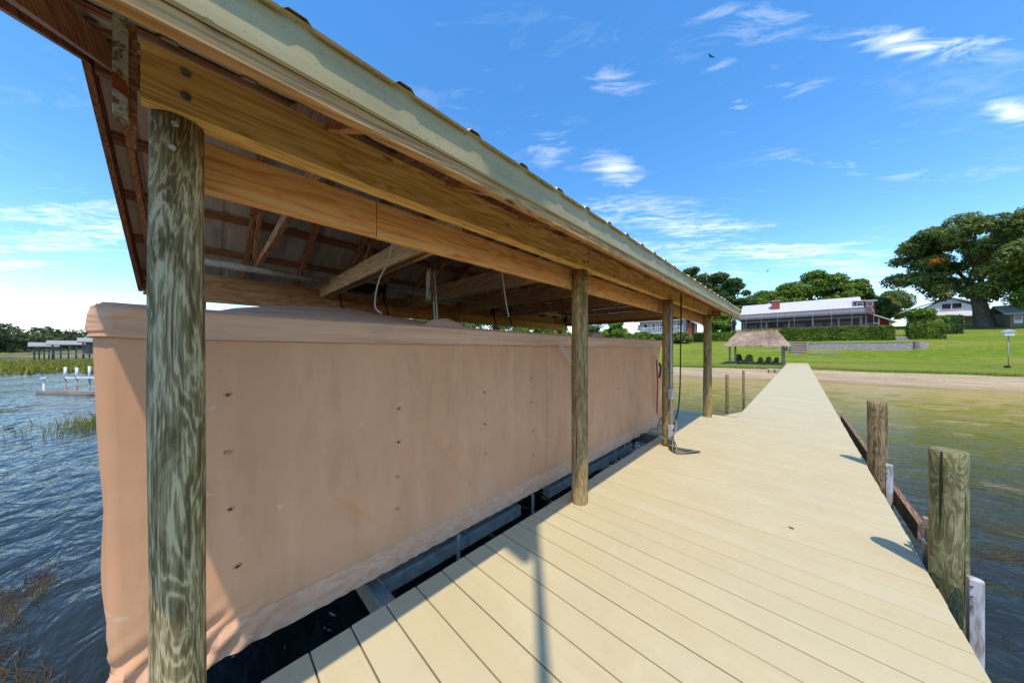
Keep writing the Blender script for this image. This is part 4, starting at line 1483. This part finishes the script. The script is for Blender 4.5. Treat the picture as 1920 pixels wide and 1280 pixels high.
# dormer at the right end
dm = MB().box((6.9, 78.2, 6.4), (9.0, 84, 9.75)).build('upper_wall', 'red_siding', hou)
MB().add([(6.7, 77.7, 9.75), (9.25, 77.7, 9.6), (9.25, 85, 10.2), (6.7, 85, 10.35), (6.7, 77.7, 9.9), (9.25, 77.7, 9.75), (9.25, 85, 10.35), (6.7, 85, 10.5)],
         [(0, 3, 2, 1), (4, 5, 6, 7), (0, 1, 5, 4), (1, 2, 6, 5), (2, 3, 7, 6), (3, 0, 4, 7)]).build('upper_roof', 'white_roof', hou)
for x in (7.0, 8.1):
    w = MB().box((x, 78.14, 8.85), (x + .75, 78.19, 9.55)).build('window', 'white_paint', hou)
    MB().box((x + .1, 78.10, 8.95), (x + .65, 78.138, 9.45)).build('pane', 'glass_dark', w)
# red wing with shed roof on the right
MB().box((7.65, 76.5, hz - .4), (10.35, 84, 5.9)).build('wing_wall', 'red_siding', hou)
mb = MB().add([(7.6, 75.6, 7.65), (10.95, 75.6, 5.75), (10.95, 84.5, 5.75), (7.6, 84.5, 7.65), (7.6, 75.6, 7.83), (10.95, 75.6, 5.93), (10.95, 84.5, 5.93), (7.6, 84.5, 7.83)],
              [(0, 3, 2, 1), (4, 5, 6, 7), (0, 1, 5, 4), (1, 2, 6, 5), (2, 3, 7, 6), (3, 0, 4, 7)])
mb.build('wing_roof', 'white_roof', hou)
MB().add([(7.66, 76.45, 5.9), (10.34, 76.45, 5.9), (7.66, 76.45, 7.55)], [(0, 1, 2)]).build('wing_gable', 'red_siding', hou)
for x, z1 in ((7.85, 7.3), (9.2, 6.6), (10.35, 5.9)):
    MB().box((x - .09, 76.2, hz - .3), (x + .09, 76.38, z1)).build('wing_post', 'white_paint', hou)
MB().box((7.7, 76.25, 5.7), (9.2, 76.37, 5.9)).build('wing_trim', 'white_paint', hou)
# front openings in the porch wall
for k, x in enumerate((-7.4, -5.7, -2.2, -.6, 1.6, 3.2, 5.0)):
    w = MB().box((x, 75.93, 4.3), (x + 1.25, 75.98, 6.2)).build('window', 'white_paint', hou)
    MB().box((x + .1, 75.89, 4.4), (x + .58, 75.928, 6.1)).build('pane', 'glass_dark', w)
    MB().box((x + .67, 75.89, 4.4), (x + 1.15, 75.928, 6.1)).build('pane', 'glass_dark', w)
MB().box((-4.05, 75.92, 3.2), (-3.05, 75.985, 6.2)).build('door', 'door_red', hou)
# porch roof edge with columns
MB().box((HX0 + .3, 73.0, 6.65), (HX1 - .4, 75.9, 6.85)).build('porch_roof', 'white_roof', hou)
for x in (-7.9, -4.5, -1.4, 1.6, 4.6, 7.0):
    MB().box((x - .11, 73.1, hz - .2), (x + .11, 73.32, 6.649)).build('porch_column', 'white_paint', hou)
# screen cage
cage = thing('screen_enclosure', 'grey screened pool cage along the front of the red house', 'enclosure', (0, 70, hz))
CXa, CXb, CYf = -9.4, 8.0, 70.3
bars = []
for x in np.linspace(CXa, CXb, 9):
    x = float(x)
    bars += [((x, CYf, hz - .5), (x, CYf, 7.15)), ((x, CYf, 7.15), (x, 72.2, 8.15)), ((x, 72.2, 8.15), (x, 75.6, 8.25))]
bars += [((CXa, CYf, z), (CXb, CYf, z)) for z in (5.2, 7.15)] + [((CXa, 72.2, 8.15), (CXb, 72.2, 8.15))]
for a, b in bars:
    MB().bar(a, b, .07, .07, (0, 1, 0) if abs(a[2] - b[2]) > 2 else (0, 0, 1)).build('frame_bar', 'cage_frame', cage)
xs_ = [float(v) for v in np.linspace(CXa, CXb, 9)]
for k in range(8):
    x0, x1 = xs_[k] + .036, xs_[k + 1] - .036
    MB().add([(x0, CYf, hz - .5), (x1, CYf, hz - .5), (x1, CYf, 7.11), (x0, CYf, 7.11)], [(0, 1, 2, 3)]).build('screen_panel', 'screen_mesh', cage)
    MB().add([(x0, CYf + .02, 7.17), (x1, CYf + .02, 7.17), (x1, 72.18, 8.13), (x0, 72.18, 8.13)], [(0, 1, 2, 3)]).build('screen_panel', 'screen_roof', cage)
    MB().add([(x0, 72.22, 8.17), (x1, 72.22, 8.17), (x1, 75.6, 8.26), (x0, 75.6, 8.26)], [(0, 1, 2, 3)]).build('screen_panel', 'screen_roof', cage)
for x in (CXa, CXb):
    MB().add([(x, CYf, hz - .5), (x, 75.6, hz - .5), (x, 75.6, 8.22), (x, 72.2, 8.12), (x, CYf, 7.12)], [(0, 1, 2, 3, 4)]).build('screen_panel', 'screen_mesh', cage)

# ------------------------------------------------------------------ white gabled house
zb = 5.8
wh = thing('white_house', 'pale grey house with gable and porch left of the big oak', 'house', (20, 101, zb))
gx0, gx1, gp = 16.6, 24.2, 20.4
wl = MB().prism([(gx0 + .3, zb - .5), (gx1 - .3, zb - .5), (gx1 - .3, 9.2), (gp, 11.35), (gx0 + .3, 9.2)], 100.2, 110)
fix_normals(wl.build('wall', 'grey_siding', wh))
for s, xe in ((-1, gx0 - 3.2), (1, gx1 + .5)):
    ze = 11.6 - abs(xe - gp) * .43
    mb = MB().add([(xe, 99.7, ze), (gp, 99.7, 11.6), (gp, 110.5, 11.6), (xe, 110.5, ze), (xe, 99.7, ze - .2), (gp, 99.7, 11.4), (gp, 110.5, 11.4), (xe, 110.5, ze - .2)],
                  [(0, 1, 2, 3), (7, 6, 5, 4), (0, 4, 5, 1), (1, 5, 6, 2), (2, 6, 7, 3), (3, 7, 4, 0)])
    fix_normals(mb.build('roof', 'grey_roof', wh))
w = MB().box((19.5, 100.1, 9.2), (21.9, 100.19, 10.35)).build('window', 'white_paint', wh)
for x in (19.62, 20.78):
    MB().box((x, 100.05, 9.3), (x + 1.0, 100.098, 10.25)).build('pane', 'glass_dark', w)
fix_normals(MB().add([(17.2, 96.6, 7.75), (24.6, 96.6, 7.55), (24.6, 100.3, 8.75), (17.2, 100.3, 8.75), (17.2, 96.6, 7.6), (24.6, 96.6, 7.4), (24.6, 100.3, 8.6), (17.2, 100.3, 8.6)],
                     [(0, 1, 2, 3), (7, 6, 5, 4), (0, 4, 5, 1), (1, 5, 6, 2), (2, 6, 7, 3), (3, 7, 4, 0)]).build('porch_roof', 'white_roof', wh))
for x in (17.5, 21.2, 24.2):
    MB().box((x - .14, 96.8, zb - .4), (x + .14, 97.08, 7.55)).build('porch_post', 'white_paint', wh)
MB().box((20.3, 98.6, zb - .4), (24.4, 98.8, 7.9)).build('porch_wall', 'tan_wall', wh)
# brown cabin at the right edge
wh.location = (25.4, 126.5, 7.0)
wh.scale = (1.25, 1.25, 1.25)
bc = thing('brown_cabin', 'low tan cabin with grey metal roof at the right edge behind the oak', 'cabin', (29, 95, 5.6))
MB().box((25.6, 95, 5.0), (34, 102, 7.9)).build('wall', 'tan_wall', bc)
fix_normals(MB().prism([(94.2, 7.55), (98.5, 9.3), (102.8, 7.55), (102.8, 7.4), (98.5, 9.12), (94.2, 7.4)], 24.9, 34.6, 'X').build('roof', 'grey_roof', bc))
w = MB().box((25.9, 94.9, 5.9), (26.7, 94.98, 7.3)).build('door', 'white_paint', bc)
MB().box((26.0, 94.86, 6.5), (26.6, 94.898, 7.2)).build('pane', 'glass_dark', w)

# ------------------------------------------------------------------ house seen under the roof on the left
lz = 4.0
lh = thing('neighbour_house', 'pale house with white railed deck and stairs seen under the boathouse roof', 'house', (-19, 62, lz))
MB().box((-24, 63, 2.0), (-15.5, 72, 7.4)).build('wall', 'dull_siding', lh)
fix_normals(MB().prism([(62, 7.2), (67.5, 9.8), (73, 7.2), (73, 7.05), (67.5, 9.6), (62, 7.05)], -24.8, -14.8, 'X').build('roof', 'grey_roof', lh))
for k in range(5):
    x = -23.2 + 1.55 * k
    w = MB().box((x, 62.93, 5.3), (x + .9, 62.985, 6.8)).build('window', 'white_paint', lh)
    MB().box((x + .1, 62.89, 5.4), (x + .8, 62.928, 6.7)).build('pane', 'glass_dark', w)
MB().box((-24.5, 60.2, 4.55), (-15.2, 62.9, 4.75)).build('deck', 'white_paint', lh)
for k in range(22):
    x = -24.4 + .43 * k
    MB().box((x - .03, 60.25, 4.751), (x + .03, 60.31, 5.7)).build('baluster', 'white_paint', lh)
MB().box((-24.5, 60.22, 5.701), (-15.2, 60.34, 5.8)).build('handrail', 'white_paint', lh)
for x in (-24.3, -21.3, -18.3, -15.4):
    MB().box((x - .1, 60.4, 1.8), (x + .1, 60.6, 4.549)).build('deck_post', 'white_paint', lh)
for s in (0, 1.1):
    MB().bar((-21.3, 60.0 - s, 4.7), (-25.0, 60.0 - s, 2.6), .08, .28).build('stair_string', 'white_paint', lh)
    MB().bar((-21.3, 60.0 - s, 5.6), (-25.0, 60.0 - s, 3.5), .08, .1).build('stair_rail', 'white_paint', lh)
rb = thing('red_shed', 'small orange red shed between the last two boathouse posts', 'shed', (-15.5, 63, 3.5))
MB().box((-16.4, 64.0, 2.0), (-14.7, 66, 6.6)).build('wall', 'brick_red', rb)
fix_normals(MB().prism([(-16.8, 6.5), (-15.5, 7.4), (-12.4, 5.6), (-12.4, 5.45), (-15.5, 7.25), (-16.8, 6.35)], 63.6, 66.4).build('roof', 'white_roof', rb))

# ------------------------------------------------------------------ trees


def limb(mb, p, q, r0, r1, seed, n=9, bow=.12):
    p, q = Vector(p), Vector(q)
    L = (q - p).length
    pts, rs = [], []
    for i in range(7):
        t = i / 6
        c = p.lerp(q, t)
        w = bow * L * math.sin(t * math.pi)
        c += Vector((nz(seed, t * 2, 1), nz(seed, t * 2, 5), nz(seed, t * 2, 9) + .3)) * w
        pts.append(c)
        rs.append(r0 + (r1 - r0) * t)
    mb.tube(pts, rs, n)
    return pts


def make_tree(name, label, x, y, h, rad, m, seed, n=9000, size=.30, trunk=.3, base=.35, nb=34, group='trees behind the houses', z=None, flat=1.0):
    rg = random.Random(seed)
    z0 = gz(x, y) if z is None else z
    t = thing(name, label, 'tree', (x, y, z0), group)
    tr = MB()
    limb(tr, (x, y, z0 - .6), (x + rg.uniform(-.4, .4), y, z0 + h * base * 1.5), trunk, trunk * .55, seed, 9, .05)
    blobs = []
    for k in range(nb):
        a = rg.uniform(0, 6.283)
        v = rg.random() ** .8
        zz = z0 + h * (base + (1 - base) * v)
        prof = math.sin(math.pi * min(1, .18 + .80 * v)) ** .7
        rr = rad * prof * rg.uniform(.35, 1.0)
        br = rad * rg.uniform(.22, .40)
        bx, by = x + rr * math.cos(a), y + rr * math.sin(a)
        blobs.append((bx, by, min(zz, z0 + h - br * .6), br, br, br * .72 * flat))
        if k % 5 == 0:
            limb(tr, (x, y, z0 + h * base * rg.uniform(.7, 1.3)), (bx, by, zz), trunk * .4, trunk * .1, seed + k, 6)
    tr.build('trunk', 'bark', t, True)
    place('crown', crown_mesh('crown', blobs, n, size, m, seed), t)
    return t


# the big live oak
rg = random.Random(11)
ox, oy = 23.9, 98.0
oz = gz(ox, oy)
oak = thing('live_oak', 'huge spreading live oak with thick trunk on the lawn at right', 'tree', (ox, oy, oz))
tr = MB()
fork = Vector((ox - .6, oy, oz + 5.2))
limb(tr, (ox + .15, oy, oz - .8), fork, 1.15, .78, 3, 14, .03)
tr.tube([(ox + .15, oy, oz - .8), (ox + .1, oy, oz + .5), (ox, oy, oz + 1.8)], [1.65, 1.2, .98], 14)
tips = []
for k, (dx, dy, dz, r) in enumerate([(-6.5, -1, 6.0, .42), (-3.5, 3, 10.5, .40), (-.8, -2, 12.5, .42), (3.0, 1, 11.5, .38), (6.5, -2, 8.0, .40), (-5.2, -4, 3.6, .28), (7.5, 3, 5.0, .3), (1.8, -5, 8.5, .28), (-2.4, -3, 9, .25)]):
    q = fork + Vector((dx, dy, dz))
    pts = limb(tr, fork - Vector((0, 0, .3)), q, r, r * .3, 30 + k, 8, .14)
    for j in range(3):
        e = pts[3 + j] + Vector((rg.uniform(-2.5, 2.5), rg.uniform(-2.5, 2.5), rg.uniform(.5, 2.6)))
        limb(tr, pts[3 + j], e, r * .28, .05, 60 + k * 4 + j, 6)
        tips.append(e)
    tips.append(q)
tr.build('trunk', 'bark', oak, True)
blobs = []
for k in range(105):
    a = rg.uniform(0, 6.283)
    v = rg.random()
    zz = oz + 5.7 + 13.3 * v
    R0 = 10.6 * (1 - (abs(v - .33) / .78) ** 2.2) ** .5 if v > .33 else 10.6 * (.72 + .28 * v / .33)
    rr = R0 * rg.uniform(.45, 1.0) ** .6
    b = rg.uniform(1.0, 2.3)
    if v < .25 and rr < 5.5:
        continue
    blobs.append((ox + .3 + rr * math.cos(a), oy + rr * math.sin(a), zz, b, b, b * .62))
for e in tips:
    b = rg.uniform(1.2, 2.0)
    blobs.append((e.x, e.y, e.z + .4, b, b, b * .6))
place('crown', crown_mesh('crown', blobs, 62000, .24, 'leaf_oak', 7, .22), oak)
place('dead_foliage', crown_mesh('dead_foliage', [(17.6, 91.2, 17.3, .9, .7, .5)], 260, .22, 'leaf_orange', 8), oak)
bl = thing('oak_tree', 'pale green oak in front of the cabin at the right edge', 'tree', (29.0, 93.5, gz(29, 93.5)), 'trees behind the houses')
tr = MB()
limb(tr, (29.5, 93.5, gz(29, 93.5) - .5), (28.8, 93.2, 10.5), .45, .3, 77, 9, .08)
tr.build('trunk', 'bark', bl, True)
place('crown', crown_mesh('crown', [(27.2 + rg.uniform(-1.6, 5), 92.4 + rg.uniform(-1.5, 2.5), 10.0 + rg.uniform(-1.6, 5.5), rg.uniform(.9, 1.7), 1.3, rg.uniform(.6, 1.0)) for _ in range(26)], 13000, .22, 'leaf_bright', 9), bl)

# woods behind the houses
T = [(-15.5, 92, 15.5, 4.6, 'leaf_dark', 'dark tree with open top just right of the roof end'),
     (-11.6, 90, 13.5, 3.4, 'leaf_dark', 'dark narrow tree behind the left end of the screened porch'),
     (-19.5, 86, 17.0, 4.0, 'leaf_dark', 'tall dark tree rising behind the boathouse roof end'),
     (-6.0, 104, 10.5, 4.6, 'leaf_bright', 'green tree above the left end of the white roof'),
     (-1.6, 106, 12.4, 4.4, 'leaf_bright', 'green tree above the chimney of the red house'),
     (2.6, 108, 14.5, 4.6, 'leaf_bright', 'tallest bright tree above the middle of the white roof'),
     (6.4, 107, 13.2, 4.2, 'leaf_bright', 'bright green tree above the right half of the white roof'),
     (9.6, 110, 11.4, 3.4, 'leaf_bright', 'small bright tree at the right end of the white roof'),
     (13.4, 122, 7.6, 4.4, 'leaf_oak', 'low olive tree between the red house and the white house'),
     (20.5, 150, 11, 5.0, 'leaf_oak', 'olive tree rising behind the roof of the white house'),
     (11.6, 100, 6.4, 2.8, 'leaf_dark', 'dark shade tree in the gap between the red wing and the white house'),
     (36.0, 128, 12.0, 5.5, 'leaf_oak', 'tree closing the view between the oak trunk and the cabin'),
     (30.5, 108, 17.0, 6.0, 'leaf_oak', 'tall tree behind the cabin at the right edge'),
     (36.5, 104, 15.0, 6.0, 'leaf_oak', 'broad tree beyond the cabin at the right edge')]
for i, (x, y, h, r, m, lab) in enumerate(T):
    make_tree('shade_tree', lab, x, y, h, r, m, 100 + i, 11000, .27, .32, .22 if h < 12 else .3)
# shrubs and trees at the foot of the boathouse view
B = [(-11.6, 73, 5.2, 2.6, 'leaf_bright', 'bright bushy tree between the last post and the screened porch'),
     (-13.4, 78, 8.8, 3.2, 'leaf_dark', 'dark tree left of the screened porch'),
     (-22.0, 58.5, 2.2, 1.7, 'leaf_bright', 'round bush under the white railed deck'),
     (-26.5, 57, 4.6, 2.6, 'leaf_bright', 'yellow green bushy tree left of the white stairs'),
     (-30.5, 55, 4.2, 2.8, 'leaf_dark', 'dark bushy tree left of the yellow green one'),
     (-37, 52, 5.0, 3.2, 'leaf_bright', 'bushy shore tree seen under the beam beside the second post'),
     (-43, 48, 4.2, 3.2, 'leaf_dark', 'dark shore tree seen above the middle of the cover'),
     (-58, 27, 8.5, 4.0, 'leaf_bright', 'wide shore tree seen above the left half of the cover'),
     (-50.5, 35, 8.5, 4.2, 'leaf_oak', 'olive shore tree seen above the cover near the hanging cables'),
     (-42.5, 43, 9.0, 4.2, 'leaf_bright', 'shore tree seen under the beam left of the second post'),
     (-62, 24, 7.8, 4.6, 'leaf_hedge', 'yellow green shore tree, leftmost of those seen under the far beam'),
     (-54.6, 31, 8.2, 4.4, 'leaf_hedge', 'yellow green shore tree just left of the hanging cables'),
     (-46.4, 39, 8.6, 4.6, 'leaf_hedge', 'yellow green shore tree just right of the hanging cables'),
     (-39.6, 46, 8.8, 4.4, 'leaf_bright', 'green shore tree behind the second post'),
     (-36, 66, 13, 5, 'leaf_dark', 'tall dark tree left of the neighbour house'),
     (-28, 80, 14, 4.5, 'leaf_dark', 'tall dark tree behind the neighbour house on its left'),
     (-21, 79, 13, 4.2, 'leaf_dark', 'tall dark tree behind the neighbour house on its right'),
     (12.8, 71.5, 3.9, 1.9, 'leaf_bright', 'bright flowering shrub behind the short hedge'),
     (-18.5, 57.5, 1.7, 1.5, 'leaf_hedge', 'leafy bush in front of the neighbour house, left of the third post'),
     (-15.6, 60.5, 2.0, 1.5, 'leaf_oak', 'twiggy bush between the last two boathouse posts')]
for i, (x, y, h, r, m, lab) in enumerate(B):
    make_tree('leafy_tree' if h > 4 else 'garden_shrub', lab, x, y, h, r, m, 300 + i, 7500, .19, .14, .12, 26, 'shrubs and small trees by the houses')
# box on a pole on the lawn
px, py = 12.05, 45.0
bb = thing('bird_house_pole', 'white box on a thin pole standing on the lawn at right', 'bird house', (px, py, gz(px, py)))
MB().tube([(px, py, gz(px, py) - .3), (px, py, 2.6)], .03, 8).build('pole', 'galvanised', bb, True)
b_ = MB().box((px - .22, py - .2, 2.6), (px + .22, py + .2, 2.92)).build('box', 'white_paint', bb)
fix_normals(MB().prism([(px - .3, 2.921), (px, 3.12), (px + .3, 2.921)], py - .26, py + .26).build('roof', 'white_roof', b_))
MB().tube([(px - .06, py - .05, gz(px, py) - .05), (px - .06, py - .05, gz(px, py) + .22)], .16, 10).build('base', 'black_metal', bb)

# birds
for i, (a, e, D, s, lab) in enumerate([(-10.3, 39.3, 38, .55, 'dark bird gliding high in the blue sky'), (-3.4, 11.3, 90, .8, 'dark bird low in the sky above the white roof'), (-13.4, 12.9, 60, .5, 'tiny dark bird beside the end of the boathouse roof')]):
    a, e = R(a), R(e)
    p = Vector((math.sin(a) * math.cos(e) * D, math.cos(a) * math.cos(e) * D, 1.5 + math.sin(e) * D))
    mb = MB().tube([(0, -.22, 0), (0, -.1, .0), (0, .05, .01), (0, .2, .0), (0, .34, -.01)], [.012, .06, .07, .04, .01], 8)
    for sg in (-1, 1):
        mb.add([(0, .12, .02), (sg * .32, .10, .12), (sg * .72, -.05, .05), (sg * .36, -.10, .10), (0, -.10, .02), (sg * .34, .0, .135)], [(0, 1, 5), (1, 2, 5), (2, 3, 5), (3, 4, 5), (4, 0, 5)])
    o = place('bird', mb.mesh('bird', 'bird_dark'), None, p, (.1, .25, 1.0 + i))
    o.scale = (s, s, s)
    tag(o, lab, 'bird')

# ------------------------------------------------------------------ far side of the lake, on the left
fx = np.linspace(-130, -45, 120)         # azimuth degrees of the far shore
rr = np.array([150, 154, 162, 260, 330])
zz = np.array([-.85, -.25, .6, 4.0, 5.0])
P = np.zeros((len(rr), len(fx), 3))
for i, (r_, z_) in enumerate(zip(rr, zz)):
    for j, a in enumerate(fx):
        k = 1 + .08 * nz(float(a) * .12, 0, 3)
        P[i, j] = (r_ * k * math.sin(R(a)), r_ * k * math.cos(R(a)), z_)
structure(place('far_shore', grid_mesh('far_shore', P, 'marsh_ground')))
rg = random.Random(21)
blobs = []
for k in range(520):
    a = rg.uniform(-130, -48)
    d_ = rg.uniform(168, 245)
    top = rg.uniform(5.6, 8.4) + (d_ - 185) * .04
    x, y = d_ * math.sin(R(a)), d_ * math.cos(R(a))
    for _ in range(3):
        b = rg.uniform(2.0, 4.2)
        blobs.append((x + rg.uniform(-3, 3), y + rg.uniform(-3, 3), top * rg.uniform(.15, 1.0), b, b, b * .6))
o = place('far_woods', crown_mesh('far_woods', blobs, 90000, .66, 'leaf_far', 22))
o['kind'] = 'stuff'
o['label'] = 'distant wooded shore across the lake on the left'


def reeds(name, label, pts, hmin, hmax, w, m, seed, z=WATER, lean=.25):
    rng = np.random.default_rng(seed)
    P = np.array(pts, float)
    n = len(P)
    a = rng.uniform(0, 6.283, n)
    t = np.stack([np.cos(a), np.sin(a), 0 * a], -1)
    h = rng.uniform(hmin, hmax, n)[:, None]
    ln = rng.normal(size=(n, 3)) * lean
    ln[:, 2] = 0
    base = np.concatenate([P, np.full((n, 1), z - .05)], 1)
    mid = base + np.array([0, 0, .55]) * h + ln * h * .4
    top = base + np.array([0, 0, 1.0]) * h + ln * h
    co = np.stack([base - t * w, base + t * w, mid + t * w * .7, top, mid - t * w * .7], 1).reshape(-1, 3)
    f = np.arange(5 * n).reshape(n, 5)
    o = place(name, np_mesh(name, co, f, m))
    o['kind'] = 'stuff'
    o['label'] = label
    return o


rng = np.random.default_rng(31)
pts = []
while len(pts) < 15000:
    a = rng.uniform(-118, -78)
    d_ = rng.uniform(44, 112)
    lo = 50 + 5 * nz(a * .35, 2)
    hi = 104 + 8 * nz(a * .3, 6)
    if lo < d_ < hi:
        pts.append((d_ * math.sin(R(a)), d_ * math.cos(R(a))))
reeds('marsh_grass', 'yellow green marsh grass island in the lake on the left', pts, .25, .62, .10, 'reed', 32)
pts = rng.normal(size=(420, 2)) * np.array([.5, .33]) + np.array([-14.9, -2.2])
pts2 = rng.normal(size=(200, 2)) * np.array([.8, .45]) + np.array([-14.8, -2.5])
reeds('reed_clump', 'sparse yellow reeds standing in the water left of the cover', np.concatenate([pts, pts2]), -.0 + .12, .42, .005, 'reed', 33, lean=.2)


def floating(name, label, clusters, n, L, m, seed):
    """strands of dead reed drifting flat on the water"""
    rng = np.random.default_rng(seed)
    co, fc = [], []
    for i in range(n):
        cx_, cy_, sx_, sy_, an = clusters[int(rng.integers(len(clusters)))]
        ca, sa = math.cos(an), math.sin(an)
        u, v = rng.normal() * sx_, rng.normal() * sy_
        p = np.array([cx_ + u * ca - v * sa, cy_ + u * sa + v * ca, WATER + rng.uniform(-.004, .022)])
        a = an + rng.normal() * .28
        t = np.array([math.cos(a), math.sin(a), rng.normal() * .04])
        s_ = np.array([-t[1], t[0], 0])
        l = L * rng.uniform(.3, 1.0)
        w = rng.uniform(.0009, .0022)
        b = s_ * rng.normal() * .08 * l
        k = len(co)
        co += [p - t * l - s_ * w, p - t * l + s_ * w, p + b + s_ * w, p + t * l + s_ * w * .4, p + t * l - s_ * w * .4, p + b - s_ * w]
        fc.append((k, k + 1, k + 2, k + 3, k + 4, k + 5))
    o = place(name, np_mesh(name, np.array(co), np.array(fc), m))
    o['kind'] = 'stuff'
    o['label'] = label


an = R(22)
rgw = random.Random(77)
cl = []
for cx_, cy_, k in ((-5.9, -2.45, 7), (-4.9, -1.95, 8), (-4.2, -1.55, 8), (-3.75, -1.15, 7), (-7.4, -3.0, 4), (-5.3, -1.5, 4)):
    for q in range(k):
        cl.append((cx_ + rgw.uniform(-.7, .7), cy_ + rgw.uniform(-.45, .45), rgw.uniform(.15, .45), rgw.uniform(.02, .07), an + rgw.uniform(-.25, .25)))
floating('floating_reeds', 'drifting brown reed stems on the water at lower left', cl, 6500, .15, 'weed', 41)
floating('floating_reeds', 'tangle of dead reed stems on the water at lower right',
         [(1.75, 2.95, .35, .22, R(60)), (1.5, 2.4, .3, .2, R(30)), (2.4, 3.2, .4, .2, R(50)), (1.9, 2.2, .4, .25, R(20))], 900, .12, 'weed', 42)
floating('floating_reeds', 'mat of brown weed floating behind the nearest pile',
         [(2.35, 5.2, .32, .10, R(10)), (2.9, 5.35, .35, .07, R(5)), (1.75, 6.8, .25, .1, R(10)), (1.5, 5.9, .3, .1, R(40))], 800, .16, 'weed', 43)
floating('floating_reeds', 'green weed in the dark water gap under the cover',
         [(-1.95, .2, .35, .12, R(85)), (-2.0, 1.3, .4, .1, R(85)), (-1.9, -.3, .3, .12, R(80))], 700, .13, 'weed', 44)

# boat lift platform standing in the water
fl_ = thing('lift_platform', 'low wooden lift platform with white posts standing in the lake at far left', 'platform', (-26, -4.6, WATER))
ax_ = Vector((-27.4, -5.8, 0))
bx_ = Vector((-22.8, -2.0, 0))
t_ = (bx_ - ax_).normalized()
s_ = Vector((-t_.y, t_.x, 0))


def on(u, v, z):
    q = ax_ + t_ * u + s_ * v
    return (q.x, q.y, z)


MB().bar(on(0, 0, WATER + .06), on(6, 0, WATER + .10), .25, .16).build('edge_beam', 'dock_wood_far', fl_)
MB().bar(on(1.3, 1.7, WATER + .10), on(6, 1.7, WATER + .12), .25, .16).build('edge_beam', 'dock_wood_far', fl_)
for u, v, h in ((0.25, 0, .72), ):
    MB().tube([on(u, v, WATER - 1), on(u, v, WATER + h)], .035, 8).build('marker_post', 'white_paint', fl_, True)
    MB().box((on(u, v, 0)[0] - .09, on(u, v, 0)[1] - .09, WATER + h), (on(u, v, 0)[0] + .09, on(u, v, 0)[1] + .09, WATER + h + .09)).build('post_cap', 'white_paint', fl_)
for u, v, h in ((1.3, .1, 1.32), (1.45, 1.2, 1.35), (1.95, .1, 1.30), (2.5, .2, 1.36), (2.7, 1.3, 1.3)):
    MB().tube([on(u, v, WATER - 1), on(u, v, WATER + .7)], .032, 8).build('leg', 'dock_wood_far', fl_, True)
    MB().tube([on(u, v, WATER + .701), on(u, v, WATER + h)], .05, 10).build('white_post', 'white_paint', fl_, True)
MB().bar(on(1.3, .1, WATER + .78), on(5.5, .1, WATER + .86), .08, .1).build('top_rail', 'white_paint', fl_)
MB().bar(on(1.5, 1.5, WATER + .80), on(5.5, 1.5, WATER + .86), .08, .1).build('top_rail', 'white_paint', fl_)


def far_boathouse(az_, d_, w, dep, hgt, m, label, wall_=None):
    a = R(az_)
    x, y = d_ * math.sin(a), d_ * math.cos(a)
    t = thing('far_boathouse', label, 'boathouse', (x, y, WATER), 'boathouses across the lake')
    t.rotation_euler = (0, 0, -a)
    parts = []
    for i in range(5):
        for yy in (-dep / 2, dep / 2):
            xx = -w / 2 + w * i / 4
            parts.append(('post', 'hut_post', MB().tube([(xx, yy, -1), (xx, yy, hgt - .5)], .12, 7)))
    parts.append(('deck', 'dock_wood_far', MB().box((-w / 2 - 1, -dep / 2 - .6, 1.1), (w / 2 + 1, dep / 2 + .6, 1.3))))
    parts.append(('rail', 'dock_wood_far', MB().box((-w / 2 - 1, -dep / 2 - .6, 2.1), (w / 2 + 1, -dep / 2 - .5, 2.2))))
    parts.append(('roof', m, MB().prism([(-dep / 2 - 1, hgt - .6), (0, hgt + .35), (dep / 2 + 1, hgt - .6), (dep / 2 + 1, hgt - .75), (0, hgt + .2), (-dep / 2 - 1, hgt - .75)], -w / 2 - .8, w / 2 + .8, 'X')))
    if wall_:
        parts.append(('wall', wall_, MB().box((-w / 2 + .3, -dep / 2 + .1, 1.31), (w / 2 - .3, dep / 2 - .1, hgt - .62))))
    for nm, mm, mb in parts:
        o = bpy.data.objects.new(nm, mb.mesh(nm, mm))
        COL.objects.link(o)
        o.parent = t
        fix_normals(o)


far_boathouse(-101.7, 138, 2.6, 4, 3.6, 'far_roof', 'open boathouse with pale roof across the lake, leftmost of the row')
far_boathouse(-100.3, 130, 4.2, 4, 4.0, 'far_roof', 'open boathouse with greenish grey roof across the lake, middle of the row')
far_boathouse(-98.6, 122, 3.4, 4, 4.6, 'far_roof', 'walled boathouse with white roof across the lake beside the cover edge', 'tan_wall')

# tufts along the edge of the lawn
rng = np.random.default_rng(51)
n = 14000
gxx = rng.uniform(-22, 34, n)
gss = 8.0 + np.abs(rng.normal(size=n)) * .55 + 0.3
gyy = shore_y(gxx) + gss + np.array([.55 * mn.noise(Vector((x * .35, 3, 0))) for x in gxx])
a = rng.uniform(0, 6.283, n)
t = np.stack([np.cos(a), np.sin(a), 0 * a], -1)
base = np.stack([gxx, gyy, ground_z(gxx, gyy) - .02], -1)
h = rng.uniform(.06, .22, n)[:, None]
ln = rng.normal(size=(n, 3)) * .4
ln[:, 2] = 1
co = np.stack([base - t * .02, base + t * .02, base + ln * h], 1).reshape(-1, 3)
o = place('lawn_edge_grass', np_mesh('lawn_edge_grass', co, np.arange(3 * n).reshape(n, 3), 'grass_blade'))
o['kind'] = 'stuff'
o['label'] = 'rough grass along the edge of the lawn above the sand'
